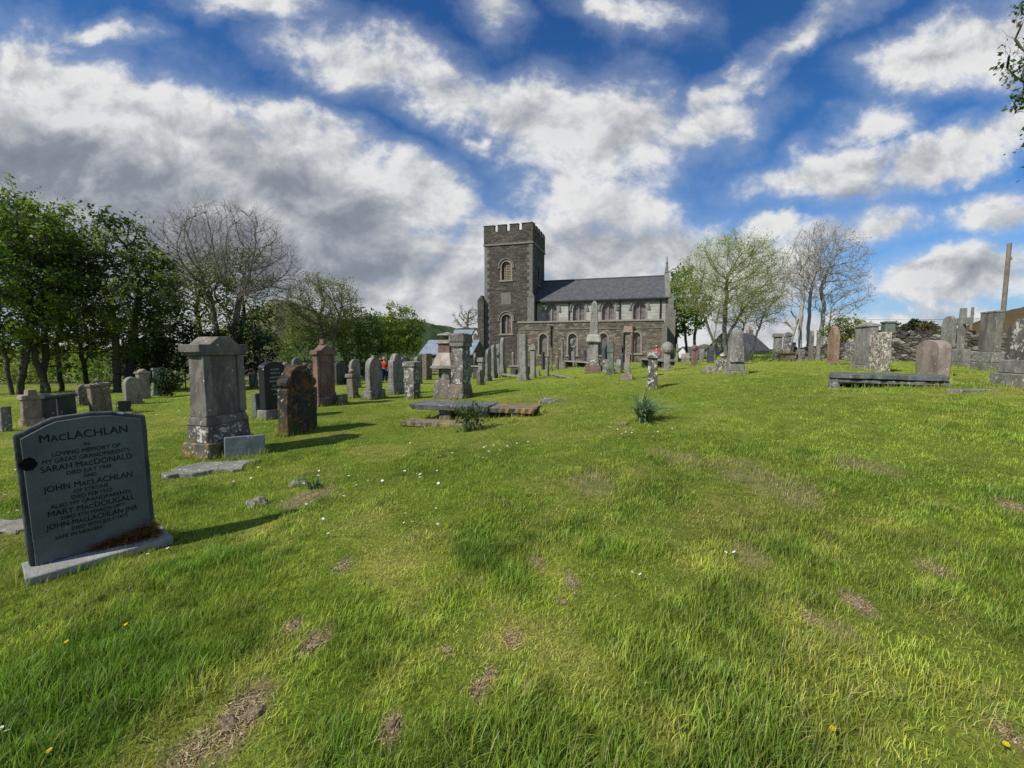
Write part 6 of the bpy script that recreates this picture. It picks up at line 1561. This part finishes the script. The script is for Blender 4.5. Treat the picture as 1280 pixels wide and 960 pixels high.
for i, (u, v, s, rz) in enumerate(((364, 784, .030, .3), (392, 806, .034, 0), (489, 908, .034, .5), (671, 704, .026, .2), (715, 727, .030, .9), (706, 753, .028, 1.2), (613, 846, .030, .4), (656, 860, .022, .2), (560, 815, .018, 0), (1071, 755, .034, .3), (285, 905, .05, .2), (318, 892, .045, .9), (1271, 633, .05, .3), (783, 536, .04, .1))):
    rock(labs[i], u, v, s*.8, s*.7, s*.5, SOIL, 40+i*3, 'soil_clod', 'soil clod', rz, 4)

# ------------------------------------------------------------------ people
SKIN = plain('skin', (.45, .27, .19), .6, .1, bump=0)
def skinmesh(name, verts, edges, radii, mat, parent, rootv=0, sub=1):
    me = bpy.data.meshes.new(name); me.from_pydata(verts, edges, []); o = link(bpy.data.objects.new(name, me), parent)
    mo = o.modifiers.new('skin', 'SKIN'); 
    for i, r in enumerate(radii): me.skin_vertices[0].data[i].radius = r if isinstance(r, tuple) else (r, r)
    me.skin_vertices[0].data[rootv].use_root = True; mo.use_smooth_shade = True
    s = o.modifiers.new('sub', 'SUBSURF'); s.levels = s.render_levels = sub; me.materials.append(mat); return o
def person(label, p, rz, jacket, trousers, hair, sit=False, H=1.7, hairlen=.0):
    r = empty('person', p, rz); tag(r, label, 'person')
    k = H/1.7
    if not sit:
        J = dict(pel=(0, 0, .92), ch=(0, .01, 1.22), nk=(0, .01, 1.44), sh=(.17, .01, 1.38), el=(.23, .02, 1.10), wr=(.20, -.10, .88), hip=(.09, 0, .88), kn=(.10, -.01, .48), an=(.10, .02, .08), toe=(.11, -.14, .035), hd=(0, -.01, 1.60))
    else:
        J = dict(pel=(0, 0, .10), ch=(0, -.02, .40), nk=(0, -.03, .62), sh=(.17, -.03, .56), el=(.23, -.08, .30), wr=(.14, -.28, .20), hip=(.09, -.02, .09), kn=(.11, -.42, .10), an=(.11, -.45, -.32), toe=(.11, -.58, -.36), hd=(0, -.05, .78))
    S = lambda q, s=1: (q[0]*s*k, q[1]*k, q[2]*k)
    V = [S(J['pel']), S(J['ch']), S(J['nk']), S(J['hd'])]; E_ = [(0, 1), (1, 2), (2, 3)]; R = [.115*k, .13*k, .055*k, .085*k]
    for s in (1, -1):
        b = len(V); V += [S(J['sh'], s), S(J['el'], s), S(J['wr'], s)]; E_ += [(1, b), (b, b+1), (b+1, b+2)]; R += [.055*k, .042*k, .028*k]
        # palm, four fingers and a thumb
        w = Vector(S(J['wr'], s)); d = (w-Vector(S(J['el'], s))).normalized(); side = Vector((s, 0, 0)); pm = w+d*.07*k; b2 = len(V)
        V.append(tuple(pm)); E_.append((b+2, b2)); R.append(.026*k)
        for f, L in ((-1.5, .06), (-.5, .075), (.5, .07), (1.5, .055)):
            q = pm+Vector((0, 1, 0))*f*.014*k; V += [tuple(q+d*.03*k), tuple(q+d*L*k+Vector((0, -.01, 0)))]; n = len(V); E_ += [(b2, n-2), (n-2, n-1)]; R += [.008*k, .006*k]
        V.append(tuple(w+d*.05*k+Vector((0, -.045*k, 0)))); E_.append((b+2, len(V)-1)); R.append(.009*k)
        h = len(V); V += [S(J['hip'], s), S(J['kn'], s), S(J['an'], s), S(J['toe'], s)]; E_ += [(0, h), (h, h+1), (h+1, h+2), (h+2, h+3)]; R += [.085*k, .056*k, .04*k, .03*k]
    skinmesh('body', V, E_, R, SKIN, r)
    V = [S(J['pel']), S(J['ch']), tuple(Vector(S(J['nk']))-Vector((0, 0, .02)))]; E_ = [(0, 1), (1, 2)]; R = [(.15*k, .125*k), (.165*k, .135*k), .085*k]
    for s in (1, -1): b = len(V); V += [S(J['sh'], s), S(J['el'], s), S(J['wr'], s)]; E_ += [(1, b), (b, b+1), (b+1, b+2)]; R += [.075*k, .06*k, .045*k]
    skinmesh('jacket', V, E_, R, jacket, r)
    V = [tuple(Vector(S(J['pel'])))]; E_ = []; R = [(.14*k, .12*k)]
    for s in (1, -1): h = len(V); V += [S(J['hip'], s), S(J['kn'], s), S(J['an'], s)]; E_ += [(0, h), (h, h+1), (h+1, h+2)]; R += [.10*k, .075*k, .06*k]
    skinmesh('trousers', V, E_, R, trousers, r)
    hx, hy, hz = S(J['hd']); 
    hm = MB(); n = 10
    hm.lathe([(.02, hz+.125*k), (.07*k, hz+.11*k), (.103*k, hz+.06*k), (.108*k, hz+.0*k), (.10*k, hz-.05*k-hairlen)], 12, (hx, hy+.022*k)); hm.build('hair', hair, r, smooth=True)
    fm = MB(); fm.lathe([(.004, hz-.10*k), (.055*k, hz-.075*k), (.08*k, hz-.02*k), (.086*k, hz+.03*k), (.07*k, hz+.07*k)], 12, (hx, hy-.022*k)); fm.lathe([(.006, hz-.02), (.014, hz-.015), (.004, hz+.03)], 6, (hx, hy-.108*k))
    fa = fm.build('face', SKIN, r, smooth=True)
    em = MB()
    for s in (1, -1): em.box(s*.03*k-.011, s*.03*k+.011, hy-.110*k, hy-.095*k, hz+.012, hz+.024)
    em.box(-.022, .022, hy-.106*k, hy-.09*k, hz-.048, hz-.040); em.build('features', DARKIN, fa)
    for s in (1, -1):
        a = S(J['an'], s); sh_ = MB(); sh_.box(a[0]-.05, a[0]+.05, a[1]-.20, a[1]+.08, a[2]-.08*k, a[2]+.0, .01, .02).build('shoe', DARKIN, r, .01)
    return r
REDJ = plain('red_jacket', (.55, .045, .03), .7, .25); SALM = plain('faded_red_top', (.42, .12, .08), .8, .3); NAVY = plain('navy_trousers', (.012, .018, .06), .8, .3); TAUPE = plain('taupe_trousers', (.14, .11, .09), .8, .3)
GREYH = plain('grey_hair', (.30, .27, .24), .9, .3); BROWNH = plain('brown_hair', (.06, .04, .03), .9, .3)
P = hit(481, 478.5); Hh = (zat(446.5, P.y)-P.z)
person('person standing in a red jacket and navy trousers among the headstones', P, math.radians(15), REDJ, NAVY, GREYH, H=min(max(Hh, 1.45), 1.85))
q = at(475.5, 470, P.y+.9); q.z = gz(q.x, q.y)
person('person in a faded red top standing half behind a grey headstone, beside the red-jacketed one', q, math.radians(40), SALM, TAUPE, BROWNH, H=1.62, hairlen=.05)
P = hit(822, 459); q = at(820.5, 450, P.y+.35)
person('person in a red jacket sitting low by the church corner, behind the stout lichened pillar', Vector((q.x, q.y, zat(449, q.y))), math.radians(-20), REDJ, NAVY, BROWNH, sit=True, H=1.6)

make_ground(); make_grass()
for o in list(SC.objects):
    if o.type == 'MESH' and not o.data.materials: print('no mat', o.name)
